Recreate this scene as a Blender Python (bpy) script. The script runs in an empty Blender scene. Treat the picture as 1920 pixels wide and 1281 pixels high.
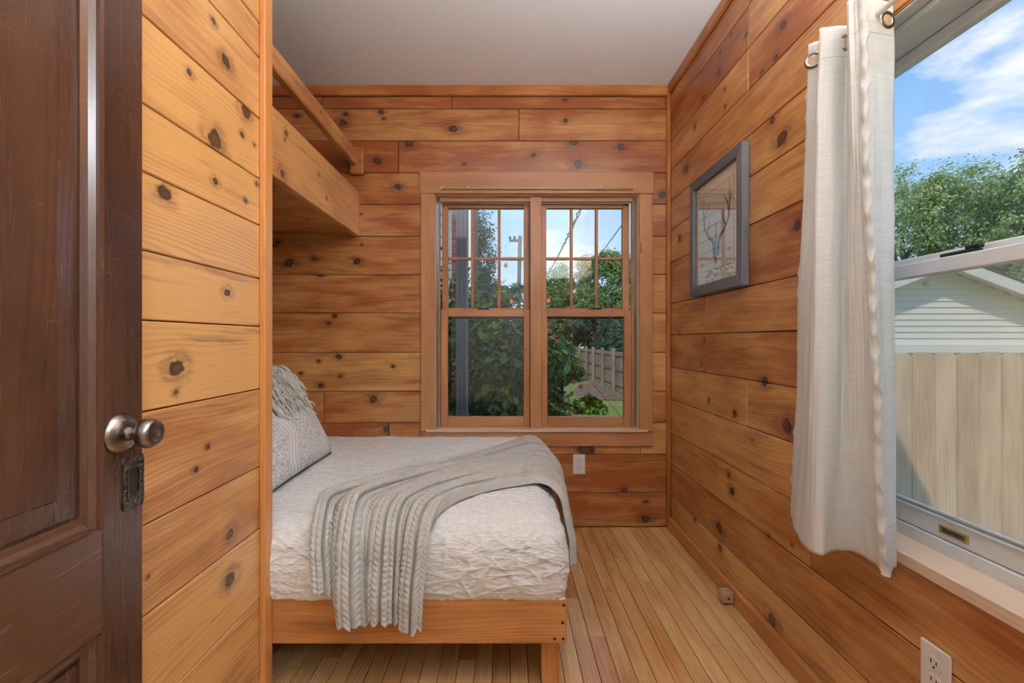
import bpy, bmesh, math, random
import numpy as np
from mathutils import Vector, Matrix, noise as mn

S = bpy.context.scene
C = S.collection
PI = math.pi
random.seed(7)
# ------------------------------------------------------------------ camera
F = 870.0; VX = 950.0; VY = 638.0; H = 1.067       # focal length in px (1920 wide), vanishing point, eye height
cam = bpy.data.cameras.new('camera'); camo = bpy.data.objects.new('camera', cam); C.objects.link(camo)
camo.location = (0, 0, H); camo.rotation_euler = (PI/2, 0, 0)
cam.sensor_width = 36; cam.lens = 36*F/1920; cam.clip_start = .03; cam.clip_end = 500
cam.shift_x = (960-VX)/1920; cam.shift_y = -(640.5-VY)/1920
S.camera = camo
# ------------------------------------------------------------------ exposure
S.view_settings.view_transform = 'Standard'; S.view_settings.look = 'None'
S.view_settings.exposure = 0.0; S.view_settings.gamma = 1.0; S.view_settings.use_curve_mapping = False
# ------------------------------------------------------------------ sky
W = bpy.data.worlds.new('sky'); S.world = W; W.use_nodes = True
def build_sky():
    nt = W.node_tree; n = nt.nodes; L = nt.links; n.clear()
    out = n.new('ShaderNodeOutputWorld'); bg = n.new('ShaderNodeBackground'); L.new(bg.outputs[0], out.inputs[0])
    tc = n.new('ShaderNodeTexCoord'); sep = n.new('ShaderNodeSeparateXYZ'); L.new(tc.outputs['Generated'], sep.inputs[0])
    r = n.new('ShaderNodeValToRGB'); L.new(sep.outputs[2], r.inputs[0])
    e = r.color_ramp.elements
    e[0].position = 0.0; e[0].color = (.74, .84, .97, 1); e[1].position = .55; e[1].color = (.15, .42, .92, 1)
    m = e.new(.20); m.color = (.42, .66, .96, 1)
    mp = n.new('ShaderNodeMapping'); mp.inputs['Scale'].default_value = (1, 1, 2.1); mp.inputs['Location'].default_value = (.35, .12, .3)
    L.new(tc.outputs['Generated'], mp.inputs[0])
    nz = n.new('ShaderNodeTexNoise'); nz.inputs['Scale'].default_value = 3.1; nz.inputs['Detail'].default_value = 9
    nz.inputs['Roughness'].default_value = .55; nz.inputs['Distortion'].default_value = .25; L.new(mp.outputs[0], nz.inputs[0])
    cr = n.new('ShaderNodeValToRGB'); L.new(nz.outputs[0], cr.inputs[0])
    cr.color_ramp.elements[0].position = .56; cr.color_ramp.elements[1].position = .66
    mx = n.new('ShaderNodeMix'); mx.data_type = 'RGBA'; L.new(cr.outputs[0], mx.inputs[0]); L.new(r.outputs[0], mx.inputs[6])
    mx.inputs[7].default_value = (.90, .93, .98, 1); L.new(mx.outputs[2], bg.inputs[0])
    bg.inputs[1].default_value = 1.15
build_sky()
sun = bpy.data.lights.new('sun', 'SUN'); suno = bpy.data.objects.new('sun', sun); C.objects.link(suno)
sun.energy = 2.3; sun.angle = .012; sun.color = (1, .91, .77)
suno.rotation_euler = Vector((-.5, -.8, 1.0)).to_track_quat('Z', 'Y').to_euler()

# ------------------------------------------------------------------ dimensions (metres)
D = 2.65          # back wall
XR = .93          # right wall
XL = -.722        # face of the partition on the left
XA = -1.42        # end wall of the sleeping alcove
ZC = 2.515        # ceiling
GZ = -.5          # ground outside
def pt(px, py, d): return Vector(((px-VX)*d/F, d, H-(py-VY)*d/F))

# ------------------------------------------------------------------ material helpers
class NT:
    def __init__(s, name):
        s.m = bpy.data.materials.new(name); s.m.use_nodes = True; s.t = s.m.node_tree; s.n = s.t.nodes; s.n.clear()
        s.out = s.n.new('ShaderNodeOutputMaterial')
    def new(s, t, **kw):
        x = s.n.new(t)
        for k, v in kw.items(): setattr(x, k, v)
        return x
    def put(s, a, sock):
        if isinstance(a, (int, float, tuple)): sock.default_value = a
        else: s.t.links.new(a, sock)
    def math(s, op, a, b=0.0, c=0.0, clamp=False):
        x = s.new('ShaderNodeMath', operation=op); x.use_clamp = clamp
        s.put(a, x.inputs[0]); s.put(b, x.inputs[1]); s.put(c, x.inputs[2]); return x.outputs[0]
    def vec(s, x, y, z):
        c = s.new('ShaderNodeCombineXYZ'); s.put(x, c.inputs[0]); s.put(y, c.inputs[1]); s.put(z, c.inputs[2]); return c.outputs[0]
    def noise(s, v, scale=1.0, detail=3.0, rough=.5, dist=0.0):
        x = s.new('ShaderNodeTexNoise'); s.put(v, x.inputs['Vector']); x.inputs['Scale'].default_value = scale
        x.inputs['Detail'].default_value = detail; x.inputs['Roughness'].default_value = rough; x.inputs['Distortion'].default_value = dist
        return x.outputs[0]
    def mix(s, f, a, b, mode='MIX'):
        x = s.new('ShaderNodeMix', data_type='RGBA', blend_type=mode); s.put(f, x.inputs[0]); s.put(a, x.inputs[6]); s.put(b, x.inputs[7]); return x.outputs[2]
    def remap(s, v, a, b, c=0.0, d=1.0, smooth=True):
        x = s.new('ShaderNodeMapRange', interpolation_type='SMOOTHSTEP' if smooth else 'LINEAR'); s.put(v, x.inputs[0])
        for i, q in enumerate((a, b, c, d)): s.put(q, x.inputs[1+i])
        return x.outputs[0]
    def attr(s, name):
        a = s.new('ShaderNodeAttribute', attribute_type='OBJECT', attribute_name=name); return a
    def bump(s, h, strength=.3, dist=.002):
        b = s.new('ShaderNodeBump'); b.inputs['Strength'].default_value = strength; b.inputs['Distance'].default_value = dist
        s.put(h, b.inputs['Height']); return b.outputs[0]
    def bsdf(s, col, rough=.5, metal=0.0, spec=.5, normal=None, coat=0.0, sub=0):
        b = s.new('ShaderNodeBsdfPrincipled'); s.put(col, b.inputs['Base Color']); s.put(rough, b.inputs['Roughness'])
        s.put(metal, b.inputs['Metallic']); b.inputs['Specular IOR Level'].default_value = spec; b.inputs['Coat Weight'].default_value = coat
        if normal is not None: s.put(normal, b.inputs['Normal'])
        s.t.links.new(b.outputs[0], s.out.inputs[0]); return b
M = {}
def lin(r, g, b):
    f = lambda c: ((c/255+.055)/1.055)**2.4 if c > 10 else c/255/12.92
    return (f(r), f(g), f(b), 1)
def plain(name, col, rough=.5, metal=0.0, spec=.5, nscale=0, nbump=.2, var=.06):
    t = NT(name); tc = t.new('ShaderNodeTexCoord'); nz = t.noise(tc.outputs['Object'], nscale or 20, 4)
    c2 = tuple(max(0, c*(1-2.2*var)) for c in col[:3])+(1,)
    cc = t.mix(t.remap(nz, .35, .65), c2, col)
    t.bsdf(cc, rough, metal, spec, t.bump(nz, nbump, .001) if nscale else None); M[name] = t.m; return t.m

def wood(name, pale, mid, dark, knotty=True, rough=.31, ring=85.0, contrast=1.0, wear=None, bump=.25, coat=0.0):
    """solid-wood shader: length = local X, face width = local Z, thickness = local Y; knots come from per-object properties k1..k6"""
    t = NT(name); tc = t.new('ShaderNodeTexCoord'); oi = t.new('ShaderNodeObjectInfo'); rnd = oi.outputs['Random']
    sp = t.new('ShaderNodeSeparateXYZ'); t.put(tc.outputs['Object'], sp.inputs[0]); x, y, z = sp.outputs
    ox = t.math('MULTIPLY', rnd, 61.0); oz = t.math('MULTIPLY', rnd, 23.0)
    xo = t.math('ADD', x, ox); zo = t.math('ADD', z, oz)
    zz = t.math('ADD', zo, t.math('MULTIPLY', y, .8))
    mask = 0.0; halo = 0.0; core = 0.0
    if knotty:
        jit = t.noise(t.vec(xo, y, zo), 38, 2); jit = t.math('MULTIPLY', t.math('SUBTRACT', jit, .5), 1.25)
        for i in range(1, 7):
            a = t.attr('k%d' % i); s = t.new('ShaderNodeSeparateXYZ'); t.put(a.outputs['Vector'], s.inputs[0]); u, v, r = s.outputs
            r = t.math('MAXIMUM', r, .00005)
            dx = t.math('DIVIDE', t.math('SUBTRACT', x, u), r); dz = t.math('DIVIDE', t.math('SUBTRACT', z, v), r)
            dxs = t.math('MULTIPLY', dx, .8)
            d = t.math('SQRT', t.math('ADD', t.math('MULTIPLY', dxs, dxs), t.math('MULTIPLY', dz, dz)))
            dd = t.math('ADD', d, jit)
            dw = t.math('MULTIPLY', dx, .42); q = t.math('ADD', t.math('MULTIPLY', dw, dw), t.math('MULTIPLY', t.math('MULTIPLY', dz, dz), .32))
            ex = t.math('POWER', 2.718, t.math('MULTIPLY', q, -.55))
            ds = t.math('MULTIPLY', t.math('MULTIPLY', t.math('DIVIDE', dz, t.math('ADD', t.math('ABSOLUTE', dz), .6)), ex), t.math('MULTIPLY', r, -1.15))
            zz = t.math('ADD', zz, ds)
            mask = t.math('MAXIMUM', mask, t.remap(dd, 1.05, .72)); core = t.math('MAXIMUM', core, t.remap(dd, .62, .25))
            halo = t.math('MAXIMUM', halo, t.remap(t.math('ADD', q, t.math('MULTIPLY', jit, 1.2)), 2.2, .1))
    lw = t.noise(t.vec(t.math('MULTIPLY', xo, .85), y, t.math('MULTIPLY', zo, 4.5)), 1.0, 2)
    lw2 = t.noise(t.vec(t.math('MULTIPLY', xo, 6.0), t.math('MULTIPLY', y, 3), t.math('MULTIPLY', zo, 20)), 1.0, 2)
    zr = t.math('ADD', zz, t.math('ADD', t.math('MULTIPLY', lw, .16), t.math('MULTIPLY', lw2, .007)))
    sn = t.math('FRACT', t.math('MULTIPLY', zr, ring))
    late = t.math('MULTIPLY', t.remap(sn, .35, .9), t.remap(sn, 1.0, .92))
    gate = t.remap(t.noise(t.vec(t.math('MULTIPLY', xo, .9), 0.0, t.math('MULTIPLY', zo, 9.0)), 1.0, 2), .36, .62)
    late = t.math('MULTIPLY', late, gate)
    st = t.noise(t.vec(t.math('MULTIPLY', xo, 2.2), t.math('MULTIPLY', y, 60), t.math('MULTIPLY', zr, 95)), 1.0, 5, .6)
    fib = t.noise(t.vec(t.math('MULTIPLY', xo, 14), t.math('MULTIPLY', y, 500), t.math('MULTIPLY', zz, 620)), 1.0, 2)
    blot = t.noise(t.vec(t.math('MULTIPLY', xo, 2.6), t.math('MULTIPLY', y, 4), t.math('MULTIPLY', zo, 9)), 1.0, 4, .55)
    tone = t.attr('tone').outputs['Fac']
    f = t.math('ADD', t.math('MULTIPLY', t.remap(blot, .3, .72), .62), t.math('MULTIPLY', t.math('SUBTRACT', rnd, .5), .6))
    f = t.math('ADD', f, t.math('MULTIPLY', t.math('SUBTRACT', t.remap(st, .28, .72), .5), .34*contrast))
    f = t.math('ADD', f, tone, clamp=True)
    c = t.mix(f, pale, mid)
    c = t.mix(t.math('MULTIPLY', late, .26*contrast), c, dark)
    c = t.mix(t.math('MULTIPLY', t.remap(fib, .5, .75), .13*contrast), c, dark)
    if knotty:
        stn = t.noise(t.vec(t.math('MULTIPLY', xo, 1.9), t.math('MULTIPLY', y, 9), t.math('MULTIPLY', zr, 24)), 1.0, 4, .6)
        c = t.mix(t.remap(stn, .56, .74, 0, .55), c, lin(104, 56, 40))
        hn = t.remap(t.noise(t.vec(t.math('MULTIPLY', xo, 26), t.math('MULTIPLY', y, 30), t.math('MULTIPLY', zz, 110)), 1.0, 3, .6), .36, .62, .25, 1.0)
        c = t.mix(t.math('MULTIPLY', t.math('MULTIPLY', halo, hn), .62), c, lin(92, 48, 34))
        kr_ = t.remap(t.noise(t.vec(xo, y, zo), 170, 3, .6), .35, .65)
        kc = t.mix(core, lin(44, 26, 22), t.mix(kr_, lin(64, 38, 30), lin(104, 66, 46)))
        c = t.mix(t.math('MULTIPLY', mask, .9), c, kc)
    if wear:
        wn = t.noise(t.vec(t.math('MULTIPLY', xo, 7), t.math('MULTIPLY', y, 9), t.math('MULTIPLY', zo, 26)), 1.0, 5, .7)
        c = t.mix(t.remap(wn, .66, .74, 0, .75), c, wear)
        sc = t.noise(t.vec(t.math('MULTIPLY', xo, 40), t.math('MULTIPLY', y, 9), t.math('MULTIPLY', zo, 6)), 1.0, 3, .5, 2.0)
        c = t.mix(t.remap(t.math('ABSOLUTE', t.math('SUBTRACT', sc, .5)), .005, .0, 0, .25), c, wear)
    hgt = t.math('ADD', t.math('MULTIPLY', st, .6), t.math('MULTIPLY', fib, .4))
    rr = t.math('ADD', rough, t.math('MULTIPLY', t.math('SUBTRACT', st, .5), .16))
    b = t.bsdf(c, rr, 0, .5, t.bump(hgt, bump, .0009), coat); b.inputs['Coat Roughness'].default_value = .22; M[name] = t.m; return t.m

wood('pine', lin(228, 174, 108), lin(158, 86, 43), lin(92, 46, 26), coat=.3)
wood('pine_trim', lin(212, 146, 84), lin(158, 88, 42), lin(98, 48, 22), ring=70, contrast=.8)
wood('oak_floor', lin(226, 182, 126), lin(184, 124, 68), lin(126, 78, 40), knotty=False, rough=.24, ring=95, contrast=1.0)
wood('pine_window', lin(196, 140, 96), lin(158, 100, 62), lin(110, 62, 34), knotty=False, ring=80, contrast=.6, rough=.4)
wood('walnut_door', lin(86, 54, 38), lin(52, 30, 23), lin(24, 14, 12), knotty=False, rough=.26, ring=60, contrast=.9, wear=lin(122, 104, 96), coat=.5)
wood('grey_frame', lin(118, 118, 124), lin(84, 84, 92), lin(36, 36, 42), knotty=False, rough=.6, ring=130, contrast=1.2, bump=.8)
wood('sill_pine', lin(232, 204, 178), lin(206, 168, 138), lin(150, 106, 80), knotty=False, ring=90, contrast=.6)  # pale pine: daylight on sills and jambs is put into this colour
wood('cedar_picket', lin(248, 214, 172), lin(204, 156, 110), lin(166, 120, 80), knotty=False, rough=.8, ring=40, contrast=1.0)
wood('weathered_wood', lin(172, 154, 136), lin(134, 117, 102), lin(78, 66, 58), knotty=False, rough=.9, ring=60)
plain('wall_core', lin(52, 30, 18), .9)
plain('plaster', lin(244, 244, 244), .9, nscale=60, nbump=.06, var=.01)
plain('hall_paint', lin(226, 220, 210), .9, nscale=60, nbump=.05, var=.01)
plain('white_plastic', lin(238, 234, 232), .32, var=.01)
plain('dark_slot', lin(40, 34, 32), .6)
plain('nickel', lin(150, 142, 134), .28, 1.0, nscale=60, nbump=.05, var=.12)
plain('bronze', lin(132, 128, 122), .4, 1.0, nscale=140, nbump=.12, var=.25)
plain('brass', lin(190, 164, 96), .35, .6)
plain('vinyl', lin(226, 226, 226), .4, var=.02)
plain('aluminium', lin(176, 178, 182), .35, .7)
plain('cream_rod', lin(226, 206, 176), .4)
plain('mat_board', lin(250, 248, 242), .85, nscale=200, nbump=.05, var=.01)
plain('print_paper', lin(242, 238, 228), .8, nscale=40, var=.03)
plain('bevel_line', lin(186, 160, 118), .7)
plain('antler_ink', lin(46, 40, 38), .7, nscale=60, var=.35)
plain('antler_ink_pale', lin(120, 106, 92), .7, nscale=60, var=.3)
plain('black_metal', lin(34, 32, 32), .45, .4)
plain('post_blue', lin(132, 140, 156), .6, nscale=30, var=.05)
plain('siding_white', lin(248, 240, 226), .6, nscale=50, nbump=.1, var=.02)
plain('siding_red', lin(116, 62, 52), .7, nscale=60, var=.1)
plain('roof_shingle', lin(104, 98, 94), .9, nscale=90, nbump=.8, var=.2)
plain('bark', lin(104, 88, 76), .95, nscale=30, nbump=.9, var=.3)
plain('pole_wood', lin(124, 112, 104), .9, nscale=40, var=.15)
plain('cable', lin(44, 46, 52), .6)
plain('flower_orange', lin(255, 150, 88), .6, nscale=60, var=.12)
plain('wood_block', lin(196, 164, 124), .6, nscale=90, var=.1)
plain('concrete', lin(170, 166, 160), .9, nscale=40, var=.1)

def mk_glass():
    t = NT('glass'); tr = t.new('ShaderNodeBsdfTransparent'); tr.inputs[0].default_value = (.985, .99, .99, 1)
    gl = t.new('ShaderNodeBsdfGlossy'); gl.inputs['Roughness'].default_value = 0.0
    lw = t.new('ShaderNodeLayerWeight'); lw.inputs[0].default_value = .5; mx = t.new('ShaderNodeMixShader')
    fr = t.math('MULTIPLY_ADD', t.math('POWER', lw.outputs['Facing'], 5.0), .92, .04)      # Schlick reflectance, same from both sides of the pane
    t.put(fr, mx.inputs[0]); t.put(tr.outputs[0], mx.inputs[1]); t.put(gl.outputs[0], mx.inputs[2]); t.put(mx.outputs[0], t.out.inputs[0]); M['glass'] = t.m
    t = NT('picture_glass'); tr = t.new('ShaderNodeBsdfTransparent'); gl = t.new('ShaderNodeBsdfGlossy'); gl.inputs['Roughness'].default_value = 0.0
    lw = t.new('ShaderNodeLayerWeight'); lw.inputs[0].default_value = .5; mx = t.new('ShaderNodeMixShader')
    t.put(t.math('MULTIPLY_ADD', t.math('POWER', lw.outputs['Facing'], 3.0), .9, .05), mx.inputs[0]); t.put(tr.outputs[0], mx.inputs[1]); t.put(gl.outputs[0], mx.inputs[2]); t.put(mx.outputs[0], t.out.inputs[0]); M['picture_glass'] = t.m
    for nm, a, col in (('screen_light', .22, (.88, .82, .75, 1)), ('screen_dark', .06, (.03, .03, .035, 1))):
        t = NT(nm); tr = t.new('ShaderNodeBsdfTransparent'); df = t.new('ShaderNodeBsdfDiffuse'); df.inputs[0].default_value = col
        tc = t.new('ShaderNodeTexCoord'); nz = t.noise(tc.outputs['Object'], 3.0, 2)
        mx = t.new('ShaderNodeMixShader'); t.put(t.math('MULTIPLY_ADD', nz, .06, a-.03), mx.inputs[0]); t.put(tr.outputs[0], mx.inputs[1]); t.put(df.outputs[0], mx.inputs[2]); t.put(mx.outputs[0], t.out.inputs[0]); M[nm] = t.m
mk_glass()
def mk_cloth():
    t = NT('coverlet'); tc = t.new('ShaderNodeTexCoord'); p = tc.outputs['Object']
    nz = t.noise(p, 420, 2); n2 = t.noise(p, 60, 4); sp = t.new('ShaderNodeSeparateXYZ'); t.put(p, sp.inputs[0]); x, y, z = sp.outputs
    v = t.math('MULTIPLY_ADD', z, 1.25, y); wq = t.math('MULTIPLY', t.math('SUBTRACT', t.noise(p, 7, 2), .5), .035); hh = t.math('MULTIPLY', n2, .18)
    for (ang, fa, fc, k, amp) in ((.05, 6, 42, 9, .8), (.42, 5, 26, 11, .7), (-.45, 5, 24, 11, .7), (1.2, 6, 20, 12, .45)):
        ca, sa = math.cos(ang), math.sin(ang)
        a_ = t.math('ADD', t.math('MULTIPLY', x, ca*fa), t.math('MULTIPLY', v, sa*fa))
        b_ = t.math('MULTIPLY', t.math('ADD', wq, t.math('SUBTRACT', t.math('MULTIPLY', v, ca), t.math('MULTIPLY', x, sa))), fc)
        r_ = t.math('SUBTRACT', 1.0, t.math('MULTIPLY', t.math('ABSOLUTE', t.math('SUBTRACT', t.noise(t.vec(a_, b_, ang*9), 1.0, 1), .5)), k*1.6), clamp=True)
        hh = t.math('ADD', hh, t.math('MULTIPLY', r_, amp))
    hh = t.math('ADD', hh, t.math('MULTIPLY', nz, .08))
    t.bsdf(t.mix(t.remap(n2, .3, .7), lin(236, 236, 235), lin(246, 246, 245)), .9, 0, .12, t.bump(hh, .5, .0034)); M['coverlet'] = t.m
    t = NT('knit'); tc = t.new('ShaderNodeTexCoord'); p = tc.outputs['Object']; nz = t.noise(p, 700, 2); n2 = t.noise(p, 30, 3)
    t.bsdf(t.mix(t.remap(n2, .3, .7), lin(190, 187, 181), lin(200, 197, 191)), .95, 0, .1, t.bump(nz, .5, .001)); M['knit'] = t.m
    t = NT('fringe_yarn'); tc = t.new('ShaderNodeTexCoord'); g = t.new('ShaderNodeNewGeometry')
    t.bsdf(t.mix(g.outputs['Random Per Island'], lin(212, 206, 198), lin(244, 241, 236)), .95, 0, .1); M['fringe_yarn'] = t.m
    # curtain: off-white slub linen, lets some light through
    t = NT('curtain_linen'); tc = t.new('ShaderNodeTexCoord'); sp = t.new('ShaderNodeSeparateXYZ'); t.put(tc.outputs['Object'], sp.inputs[0])
    sl = t.noise(t.vec(t.math('MULTIPLY', sp.outputs[0], 18), t.math('MULTIPLY', sp.outputs[1], 18), t.math('MULTIPLY', sp.outputs[2], 420)), 1.0, 3, .6)
    col = t.mix(t.remap(sl, .35, .72), lin(250, 249, 246), lin(240, 238, 233)); nm = t.bump(sl, .22, .0005)
    b = t.bsdf(col, .75, 0, .25, nm); tl = t.new('ShaderNodeBsdfTranslucent'); t.put(col, tl.inputs[0]); mx = t.new('ShaderNodeMixShader'); mx.inputs[0].default_value = .3
    t.put(b.outputs[0], mx.inputs[1]); t.put(tl.outputs[0], mx.inputs[2]); t.put(mx.outputs[0], t.out.inputs[0]); M['curtain_linen'] = t.m
    # patterned pillow: grey scroll-and-tile line print on white cotton (uv map)
    t = NT('pillow_print'); uv = t.new('ShaderNodeUVMap'); sp = t.new('ShaderNodeSeparateXYZ'); t.put(uv.outputs[0], sp.inputs[0]); u, v = sp.outputs[0], sp.outputs[1]
    wob = t.math('MULTIPLY', t.math('SINE', t.math('MULTIPLY', v, 7.0)), .055)
    uu = t.math('ADD', u, wob)
    band = t.math('ABSOLUTE', t.math('SUBTRACT', t.math('FRACT', t.math('MULTIPLY', uu, 2.3)), .5))
    stripe = t.math('MAXIMUM', t.remap(t.math('ABSOLUTE', t.math('SUBTRACT', band, .385)), .012, .006), t.remap(t.math('ABSOLUTE', t.math('SUBTRACT', band, .455)), .01, .005))
    vo = t.new('ShaderNodeTexVoronoi', feature='DISTANCE_TO_EDGE'); t.put(t.vec(t.math('MULTIPLY', uu, 11), t.math('MULTIPLY', v, 5.5), 0.0), vo.inputs['Vector']); vo.inputs['Scale'].default_value = 1.0; vo.inputs['Randomness'].default_value = .35
    rg = t.math('ABSOLUTE', t.math('SINE', t.math('MULTIPLY', vo.outputs['Distance'], 26)))
    v2 = t.new('ShaderNodeTexVoronoi', feature='DISTANCE_TO_EDGE'); t.put(t.vec(t.math('MULTIPLY', uu, 34), t.math('MULTIPLY', v, 17), 0.0), v2.inputs['Vector']); v2.inputs['Scale'].default_value = 1.0
    ln = t.math('MAXIMUM', t.remap(rg, .36, .18), t.remap(v2.outputs['Distance'], .07, .03))
    ln = t.math('MULTIPLY', ln, t.remap(band, .37, .35))
    ink = t.math('MAXIMUM', ln, stripe, clamp=True)
    t.bsdf(t.mix(t.math('MULTIPLY', ink, .6), lin(240, 239, 238), lin(112, 112, 118)), .9, 0, .15); M['pillow_print'] = t.m
    def leaf(nm, a, b, c, tr=.35):
        t = NT(nm); g = t.new('ShaderNodeNewGeometry'); oi = t.new('ShaderNodeObjectInfo')
        r = t.math('FRACT', t.math('ADD', g.outputs['Random Per Island'], oi.outputs['Random']))
        col = t.mix(t.remap(r, .45, 1.0, 0, 1, False), t.mix(t.remap(r, 0, .5, 0, 1, False), a, b), c)
        bs = t.bsdf(col, .38, 0, .5); tl = t.new('ShaderNodeBsdfTranslucent'); t.put(col, tl.inputs[0]); mx = t.new('ShaderNodeMixShader'); mx.inputs[0].default_value = tr
        t.put(bs.outputs[0], mx.inputs[1]); t.put(tl.outputs[0], mx.inputs[2]); t.put(mx.outputs[0], t.out.inputs[0]); M[nm] = t.m
    leaf('leaf_vine', lin(22, 42, 12), lin(58, 102, 26), lin(142, 186, 58), .22)
    leaf('leaf_tree', lin(82, 116, 60), lin(124, 158, 82), lin(170, 194, 114))
    leaf('leaf_maple', lin(132, 158, 100), lin(166, 186, 118), lin(202, 214, 154))
    leaf('leaf_dark', lin(52, 82, 62), lin(76, 108, 78), lin(100, 130, 92))
    t = NT('lawn'); tc = t.new('ShaderNodeTexCoord'); p = tc.outputs['Object']
    a = t.noise(p, .9, 5, .6); b = t.noise(p, 22, 4)
    c = t.mix(t.remap(b, .3, .7), lin(104, 128, 62), lin(168, 178, 104)); c = t.mix(t.remap(a, .5, .68), c, lin(178, 160, 116))
    t.bsdf(c, .95, 0, .1, t.bump(b, 1, .05)); M['lawn'] = t.m
    t = NT('mulch'); tc = t.new('ShaderNodeTexCoord'); b = t.noise(tc.outputs['Object'], 16, 5)
    t.bsdf(t.mix(t.remap(b, .35, .65), lin(110, 88, 72), lin(170, 146, 122)), .95, 0, .1, t.bump(b, 1, .05)); M['mulch'] = t.m
mk_cloth()

# ------------------------------------------------------------------ object helpers
def wm(o):
    return o.matrix_basis if o.parent is None else wm(o.parent) @ o.matrix_parent_inverse @ o.matrix_basis
def attach(o, p):
    o.parent = p; o.matrix_parent_inverse = wm(p).inverted()
def link(o, p=None):
    C.objects.link(o)
    if p is not None: attach(o, p)
    return o
def meshobj(name, verts, faces, mat, parent=None, loc=None, smooth=False, uvs=None):
    me = bpy.data.meshes.new(name); me.from_pydata([tuple(v) for v in verts], [], faces); me.update()
    if smooth: me.polygons.foreach_set('use_smooth', [True]*len(me.polygons))
    if uvs is not None:
        ul = me.uv_layers.new(name='UVMap'); lv = np.empty(len(me.loops), dtype=np.int32); me.loops.foreach_get('vertex_index', lv)
        ul.data.foreach_set('uv', np.asarray(uvs, dtype=np.float32)[lv].ravel())
    me.materials.append(M[mat] if isinstance(mat, str) else mat)
    o = bpy.data.objects.new(name, me)
    if loc is not None: o.location = loc
    return link(o, parent)
def bmobj(name, bm, mat, parent=None, loc=(0, 0, 0), rot=(0, 0, 0), smooth=False):
    me = bpy.data.meshes.new(name); bm.normal_update(); bm.to_mesh(me); bm.free()
    if smooth:
        me.polygons.foreach_set('use_smooth', [True]*len(me.polygons))
    me.materials.append(M[mat] if isinstance(mat, str) else mat)
    o = bpy.data.objects.new(name, me); o.location = loc; o.rotation_euler = rot
    return link(o, parent)
def boxbm(sx, sy, sz, bev=0.0, seg=1):
    bm = bmesh.new(); bmesh.ops.create_cube(bm, size=1); bmesh.ops.scale(bm, vec=(sx, sy, sz), verts=bm.verts)
    if bev > 0: bmesh.ops.bevel(bm, geom=list(bm.edges), offset=bev, segments=seg, affect='EDGES', profile=.5)
    return bm
def box(name, x0, x1, y0, y1, z0, z1, mat, parent=None, bev=0.0, seg=1, tone=None):
    o = bmobj(name, boxbm(abs(x1-x0), abs(y1-y0), abs(z1-z0), bev, seg), mat, parent, ((x0+x1)/2, (y0+y1)/2, (z0+z1)/2))
    if tone is not None: o['tone'] = tone
    return o
ROT = {'x': (0, 0, 0), 'y': (0, 0, PI/2), 'z': (0, PI/2, 0), 'fy': None}
def board(name, x0, x1, y0, y1, z0, z1, axis, face, mat, parent=None, bev=.0015, tone=0.0, knots=()):
    """board with its grain along `axis` and its wide face normal to `face`; local X = length, Z = width, Y = thickness"""
    ax = 'xyz'.index(axis); fa = 'xyz'.index(face); wa = 3-ax-fa
    lo = (x0, y0, z0); hi = (x1, y1, z1); sz = [hi[i]-lo[i] for i in range(3)]
    ctr = Vector([(lo[i]+hi[i])/2 for i in range(3)])
    cols = [Vector((0, 0, 0)) for _ in range(3)]
    cols[0][ax] = 1; cols[2][wa] = 1; cols[1] = cols[2].cross(cols[0])
    R = Matrix((cols[0], cols[1], cols[2])).transposed()
    o = bmobj(name, boxbm(sz[ax], sz[fa], sz[wa], bev), mat, None, ctr, R.to_euler())
    if parent is not None: attach(o, parent)
    o['tone'] = tone
    ks = []
    for (kp, kr) in knots:
        l = R.transposed() @ (Vector(kp)-ctr); ks.append((l.x, l.z, kr))
    for i, k in enumerate(ks[:6]): o['k%d' % (i+1)] = [float(k[0]), float(k[1]), float(k[2])]
    return o
def empty(name, loc=(0, 0, 0), parent=None):
    o = bpy.data.objects.new(name, None); o.location = loc; o.empty_display_size = .1; return link(o, parent)
def tag(o, label=None, cat=None, group=None, kind=None):
    if label: o['label'] = label
    if cat: o['category'] = cat
    if group: o['group'] = group
    if kind: o['kind'] = kind
    return o
def lathe(name, prof, axis, center, mat, parent=None, n=32):
    """revolve (radius, height) profile round an axis"""
    a = Vector(axis).normalized(); b = a.orthogonal().normalized(); c = a.cross(b); vs = []; fs = []
    for r, h in prof:
        for i in range(n):
            t = 2*PI*i/n; vs.append(a*h+(b*math.cos(t)+c*math.sin(t))*r)
    for j in range(len(prof)-1):
        for i in range(n): fs.append((j*n+i, j*n+(i+1) % n, (j+1)*n+(i+1) % n, (j+1)*n+i))
    fs.append(tuple(range(n))[::-1]); fs.append(tuple(range((len(prof)-1)*n, len(prof)*n)))
    o = meshobj(name, vs, fs, mat, None, center, True)
    if parent is not None: attach(o, parent)
    return o
def tube(name, pts, r, mat, parent=None, n=8, radii=None):
    pts = [Vector(p) for p in pts]; o0 = pts[0]; vs = []; fs = []
    for k, p in enumerate(pts):
        d = (pts[min(k+1, len(pts)-1)]-pts[max(k-1, 0)]).normalized(); b = d.cross(Vector((.13, .21, .97)))
        if b.length < 1e-3: b = d.orthogonal()
        b.normalize(); c = d.cross(b); rr = radii[k] if radii else r
        for i in range(n):
            t = 2*PI*i/n; vs.append(p-o0+(b*math.cos(t)+c*math.sin(t))*rr)
    for k in range(len(pts)-1):
        for i in range(n): fs.append((k*n+i, k*n+(i+1) % n, (k+1)*n+(i+1) % n, (k+1)*n+i))
    fs.append(tuple(range(n))[::-1]); fs.append(tuple(range((len(pts)-1)*n, len(pts)*n)))
    return meshobj(name, vs, fs, mat, parent, o0, True) if parent is None else (lambda o: (attach(o, parent), o)[1])(meshobj(name, vs, fs, mat, None, o0, True))
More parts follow.
